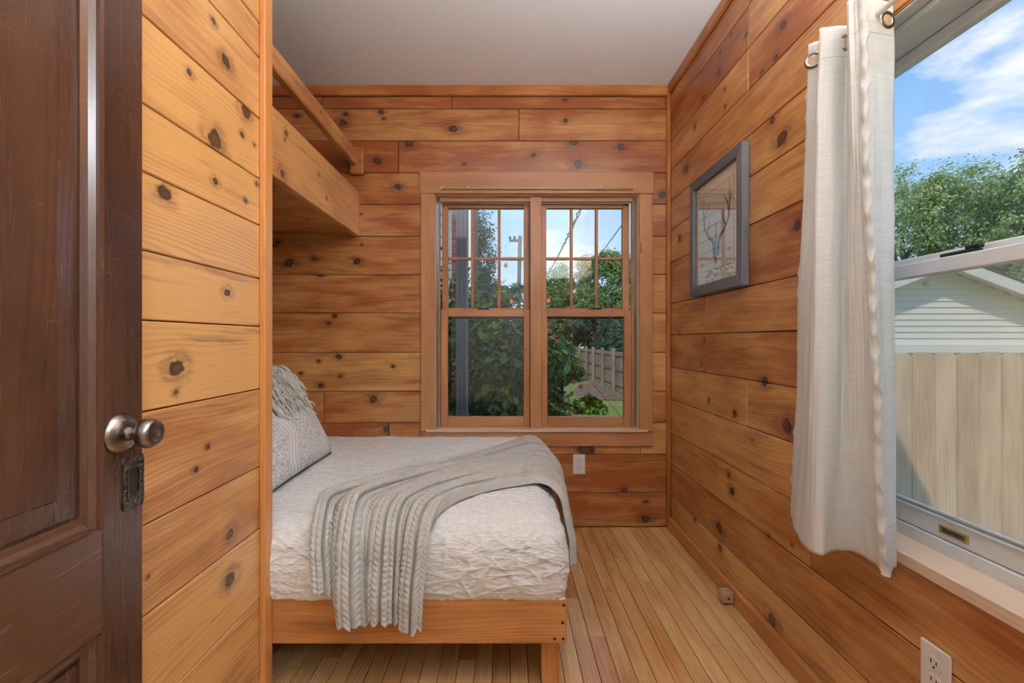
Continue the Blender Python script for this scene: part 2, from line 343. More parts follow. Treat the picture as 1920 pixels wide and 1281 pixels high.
def catmull(P, t):
    n = len(P)-1; t = max(0, min(.99999, t))*n; i = int(t); f = t-i
    p = [Vector(P[max(0, min(n, i+k))]) for k in (-1, 0, 1, 2)]
    return .5*((2*p[1])+(p[2]-p[0])*f+(2*p[0]-5*p[1]+4*p[2]-p[3])*f*f+(3*p[1]-p[0]-3*p[2]+p[3])*f**3)

# ================================================================== ROOM SHELL
# ---- plank walls: rows of boards, butt joints and knots measured on the photograph
def planks(parent, plane, zs, span, joints, knots, tone, seed, holes=()):
    """plane: ('y', yface, ythick) wall facing -Y, or ('x', xface, thick) wall facing along X. zs ascending row bounds. span = (a0,a1) along the wall.
       joints {row:[a,...]}; knots [(a, z, r)]; holes [(a0,a1,z0,z1)] openings cut out of the rows"""
    rng = random.Random(seed); g = .0014
    for r in range(len(zs)-1):
        z0, z1 = zs[r], zs[r+1]
        cuts = sorted([span[0]]+[j for j in joints.get(r, []) if span[0] < j < span[1]]+[span[1]])
        for a0, a1 in zip(cuts[:-1], cuts[1:]):
            tn = tone(r, (a0+a1)/2) + rng.uniform(-.10, .10); dep = rng.uniform(0, .0012)
            pcs = [(a0, a1, z0, z1)]
            for h in holes:
                nx = []
                for p in pcs:
                    if p[1] <= h[0] or p[0] >= h[1] or p[3] <= h[2] or p[2] >= h[3]: nx.append(p); continue
                    if p[0] < h[0]: nx.append((p[0], h[0], p[2], p[3]))
                    if p[1] > h[1]: nx.append((h[1], p[1], p[2], p[3]))
                    m0, m1 = max(p[0], h[0]), min(p[1], h[1])
                    if p[2] < h[2]-.004: nx.append((m0, m1, p[2], h[2]))
                    if p[3] > h[3]+.004: nx.append((m0, m1, h[3], p[3]))
                pcs = nx
            for (p0, p1, q0, q1) in pcs:
                if p1-p0 < .004: continue
                kk = [k for k in knots if p0-.004 < k[0] < p1+.004 and q0-.006 < k[1] < q1+.006]
                nk = len(kk)
                if nk == 0 and p1-p0 > .5:
                    for _ in range(rng.randint(0, 2)): kk.append((rng.uniform(p0+.05, p1-.05), rng.uniform(q0+.03, q1-.03), rng.uniform(.004, .011)))
                ax, face, th = plane; s = 1 if th > 0 else -1
                f = face + dep*s
                lo, hi = sorted((f, face+th))
                if ax == 'y':
                    board('plank', p0+g, p1-g, lo, hi, q0+g, q1-g, 'x', 'y', 'pine', parent, .0024, tn, [((k[0], f, k[1]), k[2]) for k in kk])
                else:
                    board('plank', lo, hi, p0+g, p1-g, q0+g, q1-g, 'y', 'x', 'pine', parent, .0024, tn, [((f, k[0], k[1]), k[2]) for k in kk])
T = .018
# back window opening (in wall coordinates), right window opening
BW = (pt(816, 0, D).x, pt(1197, 0, D).x, pt(0, 809, D).z, pt(0, 366, D).z)
RW = (.20, 1.37, .569, 1.845)
# back wall
wb = box('wall_back', XA-.1, BW[0], D+T+.0005, D+.16, 0, 2.75, 'wall_core')
bm = bmesh.new()
for (a0, a1, z0, z1) in ((XA-.1, BW[0]-.02, 0, 2.75), (BW[1]+.02, XR+.16, 0, 2.75), (BW[0]-.02, BW[1]+.02, 0, BW[2]-.03), (BW[0]-.02, BW[1]+.02, BW[3]+.02, 2.75)):
    b = boxbm(a1-a0, .14, z1-z0); bmesh.ops.translate(b, verts=b.verts, vec=((a0+a1)/2, D+T+.0705, (z0+z1)/2)); me = bpy.data.meshes.new('t'); b.to_mesh(me); b.free(); bm.from_mesh(me); bpy.data.meshes.remove(me)
bm.to_mesh(wb.data); bm.free(); wb.location = (0, 0, 0); tag(wb, kind='structure')
zb = [pt(0, y, D).z for y in (988, 924, 852, 793, 734, 661, 587, 515, 443, 383, 324, 264, 204, 181)]; zb[0] = 0.0; zb.append(ZC)
bx = lambda p: (p-VX)*D/F
jb = {3: [bx(607)], 2: [bx(729)], 10: [bx(747)], 11: [bx(973)], 12: [bx(604), bx(847)]}
kb = [(648.5, 214.5, 4), (641.7, 231, 6), (715, 210, 4.5), (720, 222, 2.5), (849, 241, 6.5), (557, 218, 4), (768, 268, 7), (707, 301.6, 6), (745, 350, 5.5), (870, 307, 3), (659, 313, 3),
      (954, 209.5, 6), (951.5, 257, 4.5), (1061.6, 226, 4), (1060, 187, 3), (1000.7, 290, 4.5), (1075.6, 266.5, 6.5), (1084, 308.6, 7.5), (1164.6, 276, 5.5), (1191.6, 274.7, 3), (1180, 315.6, 7), (1242, 366, 6),
      (520.6, 454.7, 4), (516, 461, 3), (542, 493.5, 7), (588, 485.6, 4), (668.6, 490, 5.5), (678, 458.8, 1.6), (727.6, 473.4, 2.5), (600, 514.5, 5), (628, 593, 4), (616.5, 606, 3),
      (635, 669, 4), (596.5, 678, 2.5), (737, 687, 2.8), (564.6, 700, 2.5), (638.6, 705.6, 3), (600, 723, 4), (701, 748, 6.5), (724, 805, 5), (1099, 843, 12), (1170.5, 920, 5), (1210, 973, 6.5), (1211, 941, 3)]
kb = [(bx(a), pt(0, b, D).z, r*D/F*1.1) for a, b, r in kb]
planks(wb, ('y', D, T), zb, (XA, XR), jb, kb, lambda r, a: .44 if r < 10 else (.85 if r == 12 else .62), 11, [(BW[0]-.012, BW[1]+.012, BW[2]-.02, BW[3]+.012)])  # upper rows darker: dimmer light near the ceiling put into the tone
# right wall
wr = box('wall_right', 0, 1, 0, 1, 0, 1, 'wall_core')
bm = bmesh.new(); Y0 = -.02
for (a0, a1, z0, z1) in ((Y0, RW[0]-.01, 0, 2.75), (RW[1]+.01, D+.16, 0, 2.75), (RW[0]-.01, RW[1]+.01, 0, RW[2]-.03), (RW[0]-.01, RW[1]+.01, RW[3]+.02, 2.75)):
    b = boxbm(.13, a1-a0, z1-z0); bmesh.ops.translate(b, verts=b.verts, vec=(XR+T+.0655, (a0+a1)/2, (z0+z1)/2)); me = bpy.data.meshes.new('t'); b.to_mesh(me); b.free(); bm.from_mesh(me); bpy.data.meshes.remove(me)
bm.to_mesh(wr.data); bm.free(); wr.location = (0, 0, 0); tag(wr, kind='structure')
ry = lambda p: F*XR/(p-VX); rz = lambda px, py: H+(VY-py)*ry(px)/F
zr_ = [0, .188, .368, .545, .731, .914, 1.097, 1.274, 1.508, 1.692, 1.853, 2.03, 2.19, 2.355, 2.47, ZC]
jr = {12: [ry(1403)], 11: [ry(1403)], 6: [ry(1321)], 4: [ry(1400.5)], 1: [ry(1324)], 2: [ry(1518)], 13: [ry(1403)], 8: [.9], 9: [1.0], 0: [1.2]}
kr = [(1467.6, 46.4, 9), (1454, 107.5, 6), (1429, 134, 5), (1398.4, 66, 5), (1347.5, 136.6, 7), (1319, 183, 5), (1358, 168, 3), (1360, 199.5, 4), (1302, 238, 5), (1465.5, 258.7, 14), (1448, 225.5, 9), (1286.4, 316, 7), (1370, 65, 3),
      (1273.7, 447.4, 6), (1493.6, 423.7, 10), (1273, 625.5, 3), (1320, 637, 4), (1315, 682, 4), (1320, 696, 3), (1433.6, 715, 9), (1328.7, 751, 4), (1377.4, 776, 6), (1474.8, 800, 15), (1410, 825, 3), (1366, 891, 5),
      (1372.5, 921, 8), (1348.4, 991, 10), (1350, 1028, 6), (1493, 976, 5), (1302, 974, 5), (1448, 1163, 11), (1440, 1005, 4), (1484, 1022, 3), (1350, 98, 4)]
kr = [(ry(a), rz(a, b), r*ry(a)/F*1.05) for a, b, r in kr]
planks(wr, ('x', XR, T), zr_, (0, D), jr, kr, lambda r, a: (.20 if r < 10 else .42), 23, [(RW[0], RW[1], RW[2]-.001, RW[3]+.001)])
# left partition (ends beside the bed)
YP = 1.40
wl = box('wall_left', XL-.118, XL-T-.0005, -.02, YP-.001, 0, 2.75, 'wall_core'); tag(wl, kind='structure')
ly = lambda p: F*XL/(p-VX); lz = lambda px, py: H+(VY-py)*ly(px)/F
zl = [0, .11, .312, .515, .697, .924, 1.107, 1.247, 1.403, 1.539, 1.715, 1.892, 1.994, 2.17, 2.35, ZC]
kl = [(401, 40, 6), (424.6, 116, 12), (355.6, 137, 7), (462, 210, 13), (454.5, 253, 5), (404.6, 262, 17), (478, 272, 4), (404.6, 339.7, 7), (309.7, 362, 14), (460.5, 375.6, 4), (427, 549.5, 8), (482, 345, 4),
      (333, 690, 17), (330, 735, 6), (433, 1001, 10), (433, 1085, 14), (279, 1082, 4), (368, 880, 6), (390, 838, 5)]
kl = [(ly(a), lz(a, b), r*ly(a)/F) for a, b, r in kl]
planks(wl, ('x', XL, -T), zl, (0.0, YP), {}, kl, lambda r, a: -.48 if 5 <= r <= 8 else -.12, 37)  # mid rows paler: window sheen put into the wood tone
# end face of the partition and its lining towards the alcove
board('end_board', XL-.118, XL-T, YP-.001, YP+.012, 0, ZC, 'z', 'y', 'pine_trim', wl, .001, .2)
# alcove end wall
wa = box('wall_alcove', XA-.1, XA-T-.0005, .6, D+.16, 0, 2.75, 'wall_core'); tag(wa, kind='structure')
planks(wa, ('x', XA, -T), zb, (.6, D), {}, [], lambda r, a: .3, 41)
box('wall_alcove_front', XA-.1, XL-.119, .58, .60, 0, 2.75, 'wall_core')['kind'] = 'structure'
# floor: strip oak, every strip a board
fl = box('floor', XA-.1, XR+.16, -1.9, D+.16, -.20, -.0185, 'wall_core'); tag(fl, kind='structure')
rng = random.Random(5); xw = .0572; x = XR-.004
while x > XA:
    x0 = max(XA, x-xw); a = -.05-rng.uniform(0, .8)
    while a < D:
        L = rng.uniform(.55, 1.5); b = min(a+L, D)
        if D-b < .2: b = D
        if b > -.05:
            board('floor_board', x0+.0009, x-.0009, max(a, -.05)+.0006, b-.0006, -.018, rng.uniform(-.0005, 0), 'y', 'z', 'oak_floor', fl, .0009, rng.choice([-.25, -.15, -.1, 0, .05, .28, .42])*.9)
        a = b
    x -= xw
box('floor_hall', XA-.1, XR+.16, -1.9, -.051, -.018, 0, 'oak_floor')['kind'] = 'structure'
# ceiling
box('ceiling', XA-.1, XR+.29, -1.9, D+.17, ZC, ZC+.28, 'plaster')['kind'] = 'structure'
# wall with the doorway the camera stands in, and the hall behind it
bm = bmesh.new()
for (a0, a1, z0, z1) in ((XA-.1, -.66, 0, ZC), (.20, XR+.16, 0, ZC), (-.66, .20, 2.06, ZC)):
    b = boxbm(a1-a0, .11, z1-z0); bmesh.ops.translate(b, verts=b.verts, vec=((a0+a1)/2, -.075, (z0+z1)/2)); me = bpy.data.meshes.new('t'); b.to_mesh(me); b.free(); bm.from_mesh(me); bpy.data.meshes.remove(me)
bmobj('wall_front', bm, 'hall_paint')['kind'] = 'structure'
bm = bmesh.new()
for (x0, x1, y0, y1) in ((XA-.1, XR+.16, -2.0, -1.9), (XA-.2, XA-.1, -2.0, -.02), (XR+.16, XR+.26, -2.0, -.02)):
    b = boxbm(x1-x0, y1-y0, ZC); bmesh.ops.translate(b, verts=b.verts, vec=((x0+x1)/2, (y0+y1)/2, ZC/2)); me = bpy.data.meshes.new('t'); b.to_mesh(me); b.free(); bm.from_mesh(me); bpy.data.meshes.remove(me)
bmobj('wall_hall', bm, 'hall_paint')['kind'] = 'structure'
# ---- trims
def trim(n, *a, **k):
    o = board('trim_%d' % n, *a, **k); o['kind'] = 'structure'; return o
trim(1, XA, pt(637, 0, D).x-.0005, D-.02, D-.0005, pt(0, 181, D).z, ZC-.0005, 'x', 'y', 'pine_trim', None, .003, .35)
trim(2, pt(637, 0, D).x+.0005, XR-.001, D-.02, D-.0005, pt(0, 181, D).z, ZC-.0005, 'x', 'y', 'pine_trim', None, .003, .4)
trim(3, XR-.018, XR-.0005, .0, D-.021, ZC-.05, ZC-.0005, 'y', 'x', 'pine_trim', None, .003, .4)
trim(4, XR-.022, XR-.0005, D-.024, D-.0005, .0005, ZC-.056, 'z', 'y', 'pine_trim', None, .003, .25)
trim(5, XL, XL+.017, YP-.046, YP-.002, .0005, ZC-.0005, 'z', 'x', 'pine_trim', None, .002, -.4)
trim(6, XL-.118, XL, YP+.0125, YP+.022, .0005, ZC-.0005, 'z', 'y', 'pine_trim', None, .002, .2)
bb = board('baseboard_right', XR-.02, XR-.0005, 0, D-.025, .0005, .066, 'y', 'x', 'pine_trim', None, .003, -.3); bb['kind'] = 'structure'  # paler tone stands in for light on its top edge
dsb = empty('door_stop', (XR-.042, 1.885, .02)); tag(dsb, 'small pale wooden door stop block fixed to the right baseboard', 'door stop')
box('block', XR-.064, XR-.0205, 1.86, 1.905, .012, .052, 'wood_block', dsb, .002)
lathe('screw', [(.004, 0), (.004, .002), (.001, .0022)], (0, -1, 0), (XR-.04, 1.8599, .03), 'dark_slot', dsb, 10)

# ================================================================== BACK WINDOW
w1 = empty('window_1', (0, D, BW[2])); tag(w1, 'double wooden window with six-light upper sashes above the bed', kind='structure')
def B(px, d=D): return (px-VX)*d/F
def Z(py, d=D): return H+(VY-py)*d/F
yc = D-.019
board('head_casing', B(788), B(1224), yc-.004, D-.0005, Z(365), Z(325), 'x', 'y', 'pine_window', w1, .002, .15)
board('side_casing', B(790), B(816), yc, D-.0005, Z(808), Z(365)-.0005, 'z', 'y', 'pine_window', w1, .002, .15)
board('side_casing', B(1197), B(1222), yc, D-.0005, Z(808), Z(365)-.0005, 'z', 'y', 'pine_window', w1, .002, .15)
board('apron', B(790), B(1222), yc, D-.0005, Z(836), Z(809)-.001, 'x', 'y', 'pine_window', w1, .002, .1)
board('sill', B(800), B(1212), D-.03, D+.09, Z(809), Z(804), 'x', 'z', 'sill_pine', w1, .002, -.2)
# jambs
jd = D+.16; jx0, jx1 = B(816), B(1197)
board('jamb', jx0-.018, jx0+.003, D, jd, Z(809), BW[3], 'z', 'x', 'sill_pine', w1, .001, .1)
board('jamb', jx1-.003, jx1+.018, D, jd, Z(809), BW[3], 'z', 'x', 'sill_pine', w1, .001, .1)
board('head_jamb', jx0-.018, jx1+.018, D, jd, BW[3], BW[3]+.018, 'x', 'z', 'sill_pine', w1, .001, .1)
board('outer_sill', jx0, jx1, D+.091, jd+.04, Z(809)-.02, Z(806), 'x', 'z', 'pine_window', w1, .001, 0)
dl, du = D+.065, D+.105      # lower sash (inside), upper sash (outside)
mxl, mxr = B(994, dl-.02), B(1014.5, dl-.02)
board('mullion', mxl, mxr, dl-.045, jd, Z(806)+.001, BW[3]-.0005, 'z', 'y', 'pine_window', w1, .002, .1)
ztop = Z(382, dl); 
# stops round each unit
board('stop', jx0+.016, B(827, dl), dl-.03, dl-.017, Z(800, dl), BW[3]-.0005, 'z', 'y', 'pine_window', w1, .0015, .0)
board('stop', B(1183, dl), jx1-.016, dl-.03, dl-.017, Z(800, dl), BW[3]-.0005, 'z', 'y', 'pine_window', w1, .0015, .0)
board('stop', B(827, dl)+.0005, mxl-.0005, dl-.03, dl-.017, Z(381, dl), BW[3]-.001, 'x', 'y', 'pine_window', w1, .0015, .0)
board('stop', mxr+.0005, B(1183, dl)-.0005, dl-.03, dl-.017, Z(381, dl), BW[3]-.001, 'x', 'y', 'pine_window', w1, .0015, .0)
def sash(name, d, x0, x1, z0, z1, gx0, gx1, gz0, gz1, muntx=(), muntz=(), unit=''):
    s = empty(name, ((x0+x1)/2, d, z0), w1)
    h = .0165
    board('stile', x0, gx0, d-h, d+h, z0, z1, 'z', 'y', 'pine_window', s, .002, .12)
    board('stile', gx1, x1, d-h, d+h, z0, z1, 'z', 'y', 'pine_window', s, .002, .12)
    board('rail', gx0+.0003, gx1-.0003, d-h, d+h, z0, gz0, 'x', 'y', 'pine_window', s, .002, .1)
    board('rail', gx0+.0003, gx1-.0003, d-h, d+h, gz1, z1, 'x', 'y', 'pine_window', s, .002, .1)
    xs = [gx0]+list(muntx)+[gx1]; zs = [gz0]+list(muntz)+[gz1]
    for m in muntx: board('muntin', m-.0085, m+.0085, d-.012, d+.012, gz0+.0003, gz1-.0003, 'z', 'y', 'pine_window', s, .004, .15)
    for m in muntz:
        for a, b in zip(xs[:-1], xs[1:]): board('muntin', a+.0088 if a != gx0 else a+.0003, b-.0088 if b != gx1 else b-.0003, d-.0115, d+.0115, m-.0085, m+.0085, 'x', 'y', 'pine_window', s, .004, .15)
    for a, b in zip(xs[:-1], xs[1:]):
        for c, e in zip(zs[:-1], zs[1:]):
            box('pane', a+.001, b-.001, d-.002, d+.002, c+.001, e-.001, 'glass', s)
    return s
for (ux0, ux1, gu0, gu1, mu, lx0, lx1, g0, g1, lock) in ((827, 994, 840.5, 982, (886, 936), 827, 994, 840, 982, 905), (1014.5, 1183, 1024, 1166, (1071, 1118), 1014.5, 1183, 1026, 1169, 1115)):
    ax0 = max(B(ux0, du), B(ux0, dl)); 
    lo0, lo1 = B(lx0, dl)+.001 if lx0 == 827 else mxr+.001, mxl-.001 if lx0 == 827 else B(lx1, dl)-.001
    sash('upper_sash', du, lo0+.002, lo1-.002, Z(592, du), Z(383, du), B(gu0, du), B(gu1, du), Z(578, du), Z(392, du), [B(m, du) for m in mu], [Z(485.5, du)])
    s = sash('lower_sash', dl, lo0, lo1, Z(800, dl), Z(581, dl), B(g0, dl), B(g1, dl), Z(781, dl), Z(594, dl))
    k = box('sash_lock', B(lock-10, dl), B(lock+12, dl), dl-.012, dl+.012, Z(581, dl), Z(578, dl), 'black_metal', s, .002)
    ko = box('lock_lever', B(lock-4, dl), B(lock+7, dl), dl-.02, dl-.008, Z(578, dl), Z(576, dl), 'nickel', s, .001)
    # half insect screen outside the lower sash
    sc = box('insect_screen', B(g0-4, du+.03), B(g1+4, du+.03), du+.029, du+.030, Z(790, du+.03), Z(598, du+.03), 'screen_dark', w1)
    box('screen_frame', B(g0-5, du+.03), B(g1+5, du+.03), du+.024, du+.036, Z(598, du+.03), Z(593, du+.03), 'black_metal', w1, .001)
hk = empty('curtain_hook', (B(1199), yc-.002, Z(465))); tag(hk, 'small pale metal hook on the right casing of the back window', 'hook')
tube('hook', [(B(1200), yc-.0035, Z(455)), (B(1199), yc-.010, Z(460)), (B(1199), yc-.012, Z(468)), (B(1200.5), yc-.004, Z(476))], .0028, 'nickel', hk)
rod = empty('curtain_rod', (B(829), D-.03, Z(354))); tag(rod, 'thin cream curtain rod across the head casing of the back window', 'curtain rod')
tube('rod', [(B(829, D-.035), D-.035, Z(353, D-.035)), (B(1186, D-.035), D-.035, Z(354, D-.035))], .0042, 'cream_rod', rod, 10)
for px in (831, 878, 1124, 1184): box('bracket', B(px), B(px+2), D-.036, D-.0235, Z(356), Z(352), 'cream_rod', rod)
lathe('finial', [(.003, 0), (.0075, .004), (.0075, .009), (.003, .013)], (-1, 0, 0), (B(829, D-.035), D-.035, Z(353, D-.035)), 'cream_rod', rod, 12)

# ================================================================== RIGHT WINDOW (white vinyl double hung, wood sill)
w2 = empty('window_2', (XR, .75, RW[2])); tag(w2, 'white double-hung window in the right wall behind the curtain', kind='structure')
y0, y1, z0, z1 = RW
board('sill_board', XR-.002, 1.018, y0, y1, z0-.03, z0, 'y', 'z', 'sill_pine', w2, .002, -.45)
XF = 1.018; XO = 1.10
for (a, b) in ((y0, y0+.03), (y1-.03, y1)): box('jamb_frame', XR, XO, a, b, z0+.0005, z1-.0005, 'vinyl', w2, .002)
box('head_frame', XR+.001, XO, y0+.0305, y1-.0305, z1-.035+.03, z1, 'vinyl', w2, .002)
box('head_track', XR+.035, XO, y0+.031, y1-.031, z1-.02, z1-.0055, 'vinyl', w2, .002)
box('sill_frame', XF, XO, y0+.0305, y1-.0305, z0-.02, z0+.03, 'vinyl', w2, .002)
def vsash(nm, X, za, zb_, rail_b, rail_t):
    s = empty(nm, (X, (y0+y1)/2, za), w2); h = .014
    for (a, b) in ((y0+.032, y0+.075), (y1-.075, y1-.032)): box('stile', X-h, X+h, a, b, za, zb_, 'vinyl', s, .003)
    box('rail', X-h, X+h, y0+.0755, y1-.0755, za, za+rail_b, 'vinyl', s, .003)
    box('rail', X-h, X+h, y0+.0755, y1-.0755, zb_-rail_t, zb_, 'vinyl', s, .003)
    box('pane', X-.003, X+.003, y0+.0755, y1-.0755, za+rail_b, zb_-rail_t, 'glass', s)
    return s
sl = vsash('lower_sash', 1.037, z0+.031, 1.262, .048, .036)
su = vsash('upper_sash', 1.070, 1.232, z1-.021, .05, .03)
for i in range(3): box('glazing_bead', 1.026-.004*i, 1.030-.003*i, y0+.076, y1-.076, z0+.079+.005*(2-i), z0+.0835+.005*(2-i), 'aluminium' if i == 1 else 'vinyl', sl, .0005)
lift = box('finger_lift', 1.0195, 1.0235, 1.026, 1.096, z0+.045, z0+.064, 'brass', sl, .001)
box('lift_recess', 1.0188, 1.0196, 1.034, 1.088, z0+.050, z0+.060, 'bronze', sl)
lk = box('sash_lock', 1.025, 1.05, 1.02, 1.10, 1.262, 1.270, 'black_metal', sl, .002); box('lock_lever', 1.03, 1.042, 1.01, 1.045, 1.2702, 1.279, 'black_metal', sl, .002)
box('insect_screen', 1.093, 1.094, y0+.031, y1-.031, z0+.03, 1.25, 'screen_light', w2)

# ================================================================== EXTERIOR SHELL bits
box('roof', XA-.6, 1.25, -2.4, 3.10, 2.80, 2.90, 'roof_shingle')['kind'] = 'structure'  # unseen slab, added and sized to shade the vine outside
gr = meshobj('ground_lawn', [(-60, -25, GZ), (70, -25, GZ), (70, 90, GZ), (-60, 90, GZ)], [(0, 1, 2, 3)], 'lawn'); tag(gr, kind='structure')
box('foundation', XA-.1, XR+.15, -2, D+.15, GZ, -.2, 'concrete')['kind'] = 'structure'
def siding(parent, face, fixed, a0, a1, z0, z1, exp, mat, clip=None):
    z = z0; n = 0
    while z < z1-.001:
        zt = min(z+exp, z1); lo, hi = a0, a1
        if clip: lo, hi = clip((z+zt)/2)
        if hi-lo > .05:
            if face == 'x': vs = [(fixed, lo, zt), (fixed, hi, zt), (fixed+.022, hi, z), (fixed+.022, lo, z), (fixed-.01, lo, z), (fixed-.01, hi, z)]
            else: vs = [(lo, fixed, zt), (hi, fixed, zt), (hi, fixed-.022, z), (lo, fixed-.022, z), (lo, fixed+.01, z), (hi, fixed+.01, z)]
            fs = [(0, 3, 2, 1), (3, 4, 5, 2), (0, 4, 3), (1, 2, 5), (0, 1, 5, 4)]
            meshobj('siding_board', vs, fs, mat, parent)
        z = zt; n += 1
ew = empty('house_wing', (-1.0, 5, GZ)); tag(ew, 'white clapboard house wing running away left of the back window', 'house')
siding(ew, 'x', -1.0, 3.4, 8.0, GZ, 3.3, .165, 'siding_white')
box('wall_body', -3.5, -1.011, 3.4, 8.0, GZ, 3.3, 'siding_white', ew)
box('eave', -3.6, -.75, 3.3, 8.3, 3.3, 3.45, 'siding_white', ew, .01)
box('corner_board', -1.0, -.955, 7.96, 8.06, GZ, 3.3, 'siding_white', ew, .004)
nh = empty('red_house', (-2.5, 12, GZ)); tag(nh, 'dark red sided house behind the blue-grey post', 'house')
siding(nh, 'y', 12.0, -5.0, -.98, GZ, 6.4, .2, 'siding_red')
box('wall_body', -5.0, -.98, 12.02, 16, GZ, 6.4, 'siding_red', nh)
box('corner_board', -.98, -.86, 11.9, 12.1, GZ, 6.5, 'siding_white', nh, .01)
box('eave', -5.2, -.7, 11.6, 16.2, 6.4, 6.6, 'siding_white', nh, .02)
pcx = pt(866, 0, 3.9).x
pp = empty('porch_post', (pcx, 3.9, GZ)); tag(pp, 'tall blue-grey square post outside the left sash of the back window', 'post')
box('shaft', pcx-.047, pcx+.047, 3.88, 3.97, GZ, 3.3, 'post_blue', pp, .006)
for dx in (-.034, .0, .034): box('edge_strip', pcx+dx-.009, pcx+dx+.009, 3.874, 3.88, GZ, 3.3, 'post_blue', pp, .002)
# ---- front picket fence seen through the right window
pf = empty('picket_fence', (3.0, 2.93, GZ)); tag(pf, 'pale new dog-ear picket fence outside the right window', 'fence')
def picket_mesh(w, h, th, ear):
    o = [(-w/2, 0), (w/2, 0), (w/2, h-ear), (w/2-ear, h), (-w/2+ear, h), (-w/2, h-ear)]
    return o
rng = random.Random(3); me0 = None
for i in range(30):
    xx = 1.22+i*.1405; hh = 1.49+rng.uniform(-.006, .006); w = .138; e = .028
    # local X is the length so the grain follows the board
    prof = [(0, -w/2), (hh-e, -w/2), (hh, -w/2+e), (hh, w/2-e), (hh-e, w/2), (0, w/2)]
    vs = [(a, -.008, b) for a, b in prof]+[(a, .008, b) for a, b in prof]; n = 6
    fs = [tuple(range(n)), tuple(range(n, 2*n))[::-1]]+[(k, k+n, (k+1) % n+n, (k+1) % n) for k in range(n)]
    o = meshobj('picket', vs, fs, 'cedar_picket'); o.location = (xx, 2.93+rng.uniform(-.003, .003), GZ); o.rotation_euler = (0, -PI/2, 0); attach(o, pf)
    bm = bmesh.new(); bm.from_mesh(o.data); bmesh.ops.recalc_face_normals(bm, faces=bm.faces); bmesh.ops.bevel(bm, geom=[e for e in bm.edges if abs((e.verts[0].co-e.verts[1].co).y) < .001], offset=.006, segments=2, affect='EDGES'); bm.to_mesh(o.data); bm.free()
    o['tone'] = rng.uniform(-.15, .25)
    for k in range(3): o['k%d' % (k+1)] = [rng.uniform(.3, 1.4), rng.uniform(-.05, .05), rng.uniform(.006, .014)]
for zz in (GZ+.25, GZ+.8, GZ+1.3): board('rail', 1.15, 5.4, 2.94, 2.978, zz, zz+.085, 'x', 'y', 'cedar_picket', pf, .002, .1)
for xx in (1.3, 3.4, 5.35): board('fence_post', xx-.045, xx+.045, 2.98, 3.07, GZ, GZ+1.42, 'z', 'y', 'cedar_picket', pf, .003, .1)
# ---- garage
gy = 7.5; gpx = 6.85; gpz = 2.30; pitch = .38
ga = empty('garage', (gpx, gy, GZ)); tag(ga, 'white clapboard garage gable rising behind the picket fence', 'garage')
clip = lambda z: (max(gpx-2.6, gpx-(gpz-z)/pitch), min(gpx+2.6, gpx+(gpz-z)/pitch))
siding(ga, 'y', gy, 0, 0, 1.0, gpz-.05, .1, 'siding_white', clip)
box('body', gpx-2.6, gpx+2.6, gy+.02, gy+5, GZ, 1.3, 'siding_white', ga)
meshobj('gable', [(gpx-2.6, gy+.01, 1.3), (gpx+2.6, gy+.01, 1.3), (gpx, gy+.01, gpz), (gpx-2.6, gy+5, 1.3), (gpx+2.6, gy+5, 1.3), (gpx, gy+5, gpz)], [(0, 1, 2), (3, 5, 4), (0, 2, 5, 3), (1, 4, 5, 2), (0, 3, 4, 1)], 'siding_white', ga)
box('header_trim', gpx-2.6, gpx+2.6, gy-.06, gy, .86, 1.0, 'siding_white', ga, .005)
for s in (-1, 1):
    a = Vector((gpx, 0, gpz)); b = Vector((gpx+s*3.0, 0, gpz-3.0*pitch)); nn = Vector((s*pitch, 0, 1)).normalized()
    def slab(nm, ya, yb, t0, t1, mat):
        v = []
        for y in (ya, yb): v += [tuple(a+nn*t0+Vector((0, y, 0))), tuple(b+nn*t0+Vector((0, y, 0))), tuple(b+nn*t1+Vector((0, y, 0))), tuple(a+nn*t1+Vector((0, y, 0)))]
        meshobj(nm, v, [(0, 1, 2, 3), (4, 7, 6, 5), (0, 4, 5, 1), (1, 5, 6, 2), (2, 6, 7, 3), (3, 7, 4, 0)], mat, ga)
    slab('rake_board', gy-.36, gy-.33, -.10, .06, 'siding_white'); slab('roof', gy-.37, gy+5.2, .06, .10, 'roof_shingle'); slab('soffit', gy-.33, gy, .0, .05, 'siding_white')
box('flood_light', gpx-.12, gpx-.02, gy-.1, gy-.02, 1.95, 2.02, 'siding_white', ga, .01)
# ---- weathered fence in the back garden
bf = empty('garden_fence', (3.27, 16, GZ)); tag(bf, 'weathered grey board fence with posts beside the back lawn', 'fence')
rng = random.Random(9); me = None; yy = 11.0
while yy < 24:
    if me is None:
        o = board('picket', 3.30, 3.318, yy, yy+.145, GZ+.04, GZ+1.22, 'z', 'x', 'weathered_wood', bf, .002, 0); me = o.data
    else:
        o = bpy.data.objects.new('picket', me); o.location = (3.309, yy+.0725, GZ+.63+rng.uniform(-.015, .015)); o.rotation_euler = bf.children[0].rotation_euler; link(o, bf); o['tone'] = rng.uniform(-.3, .3)
    yy += .152
for y in (11.0, 12.5, 14.0, 15.6, 17.3, 18.8, 20.6, 22.4, 24): board('fence_post', 3.17, 3.27, y-.05, y+.05, GZ, GZ+1.32, 'z', 'x', 'weathered_wood', bf, .01, -.2)
for zz in (GZ+.22, GZ+.66, GZ+1.1): board('rail', 3.271, 3.299, 11, 24, zz, zz+.09, 'y', 'x', 'weathered_wood', bf, .004, .2)
ml = meshobj('mulch_bed', [(1.9, 12.2, GZ+.012), (3.2, 12.0, GZ+.012), (3.2, 17.0, GZ+.012), (2.7, 16.6, GZ+.012), (2.1, 14.5, GZ+.012)], [(0, 1, 2, 3, 4)], 'mulch'); tag(ml, kind='structure')
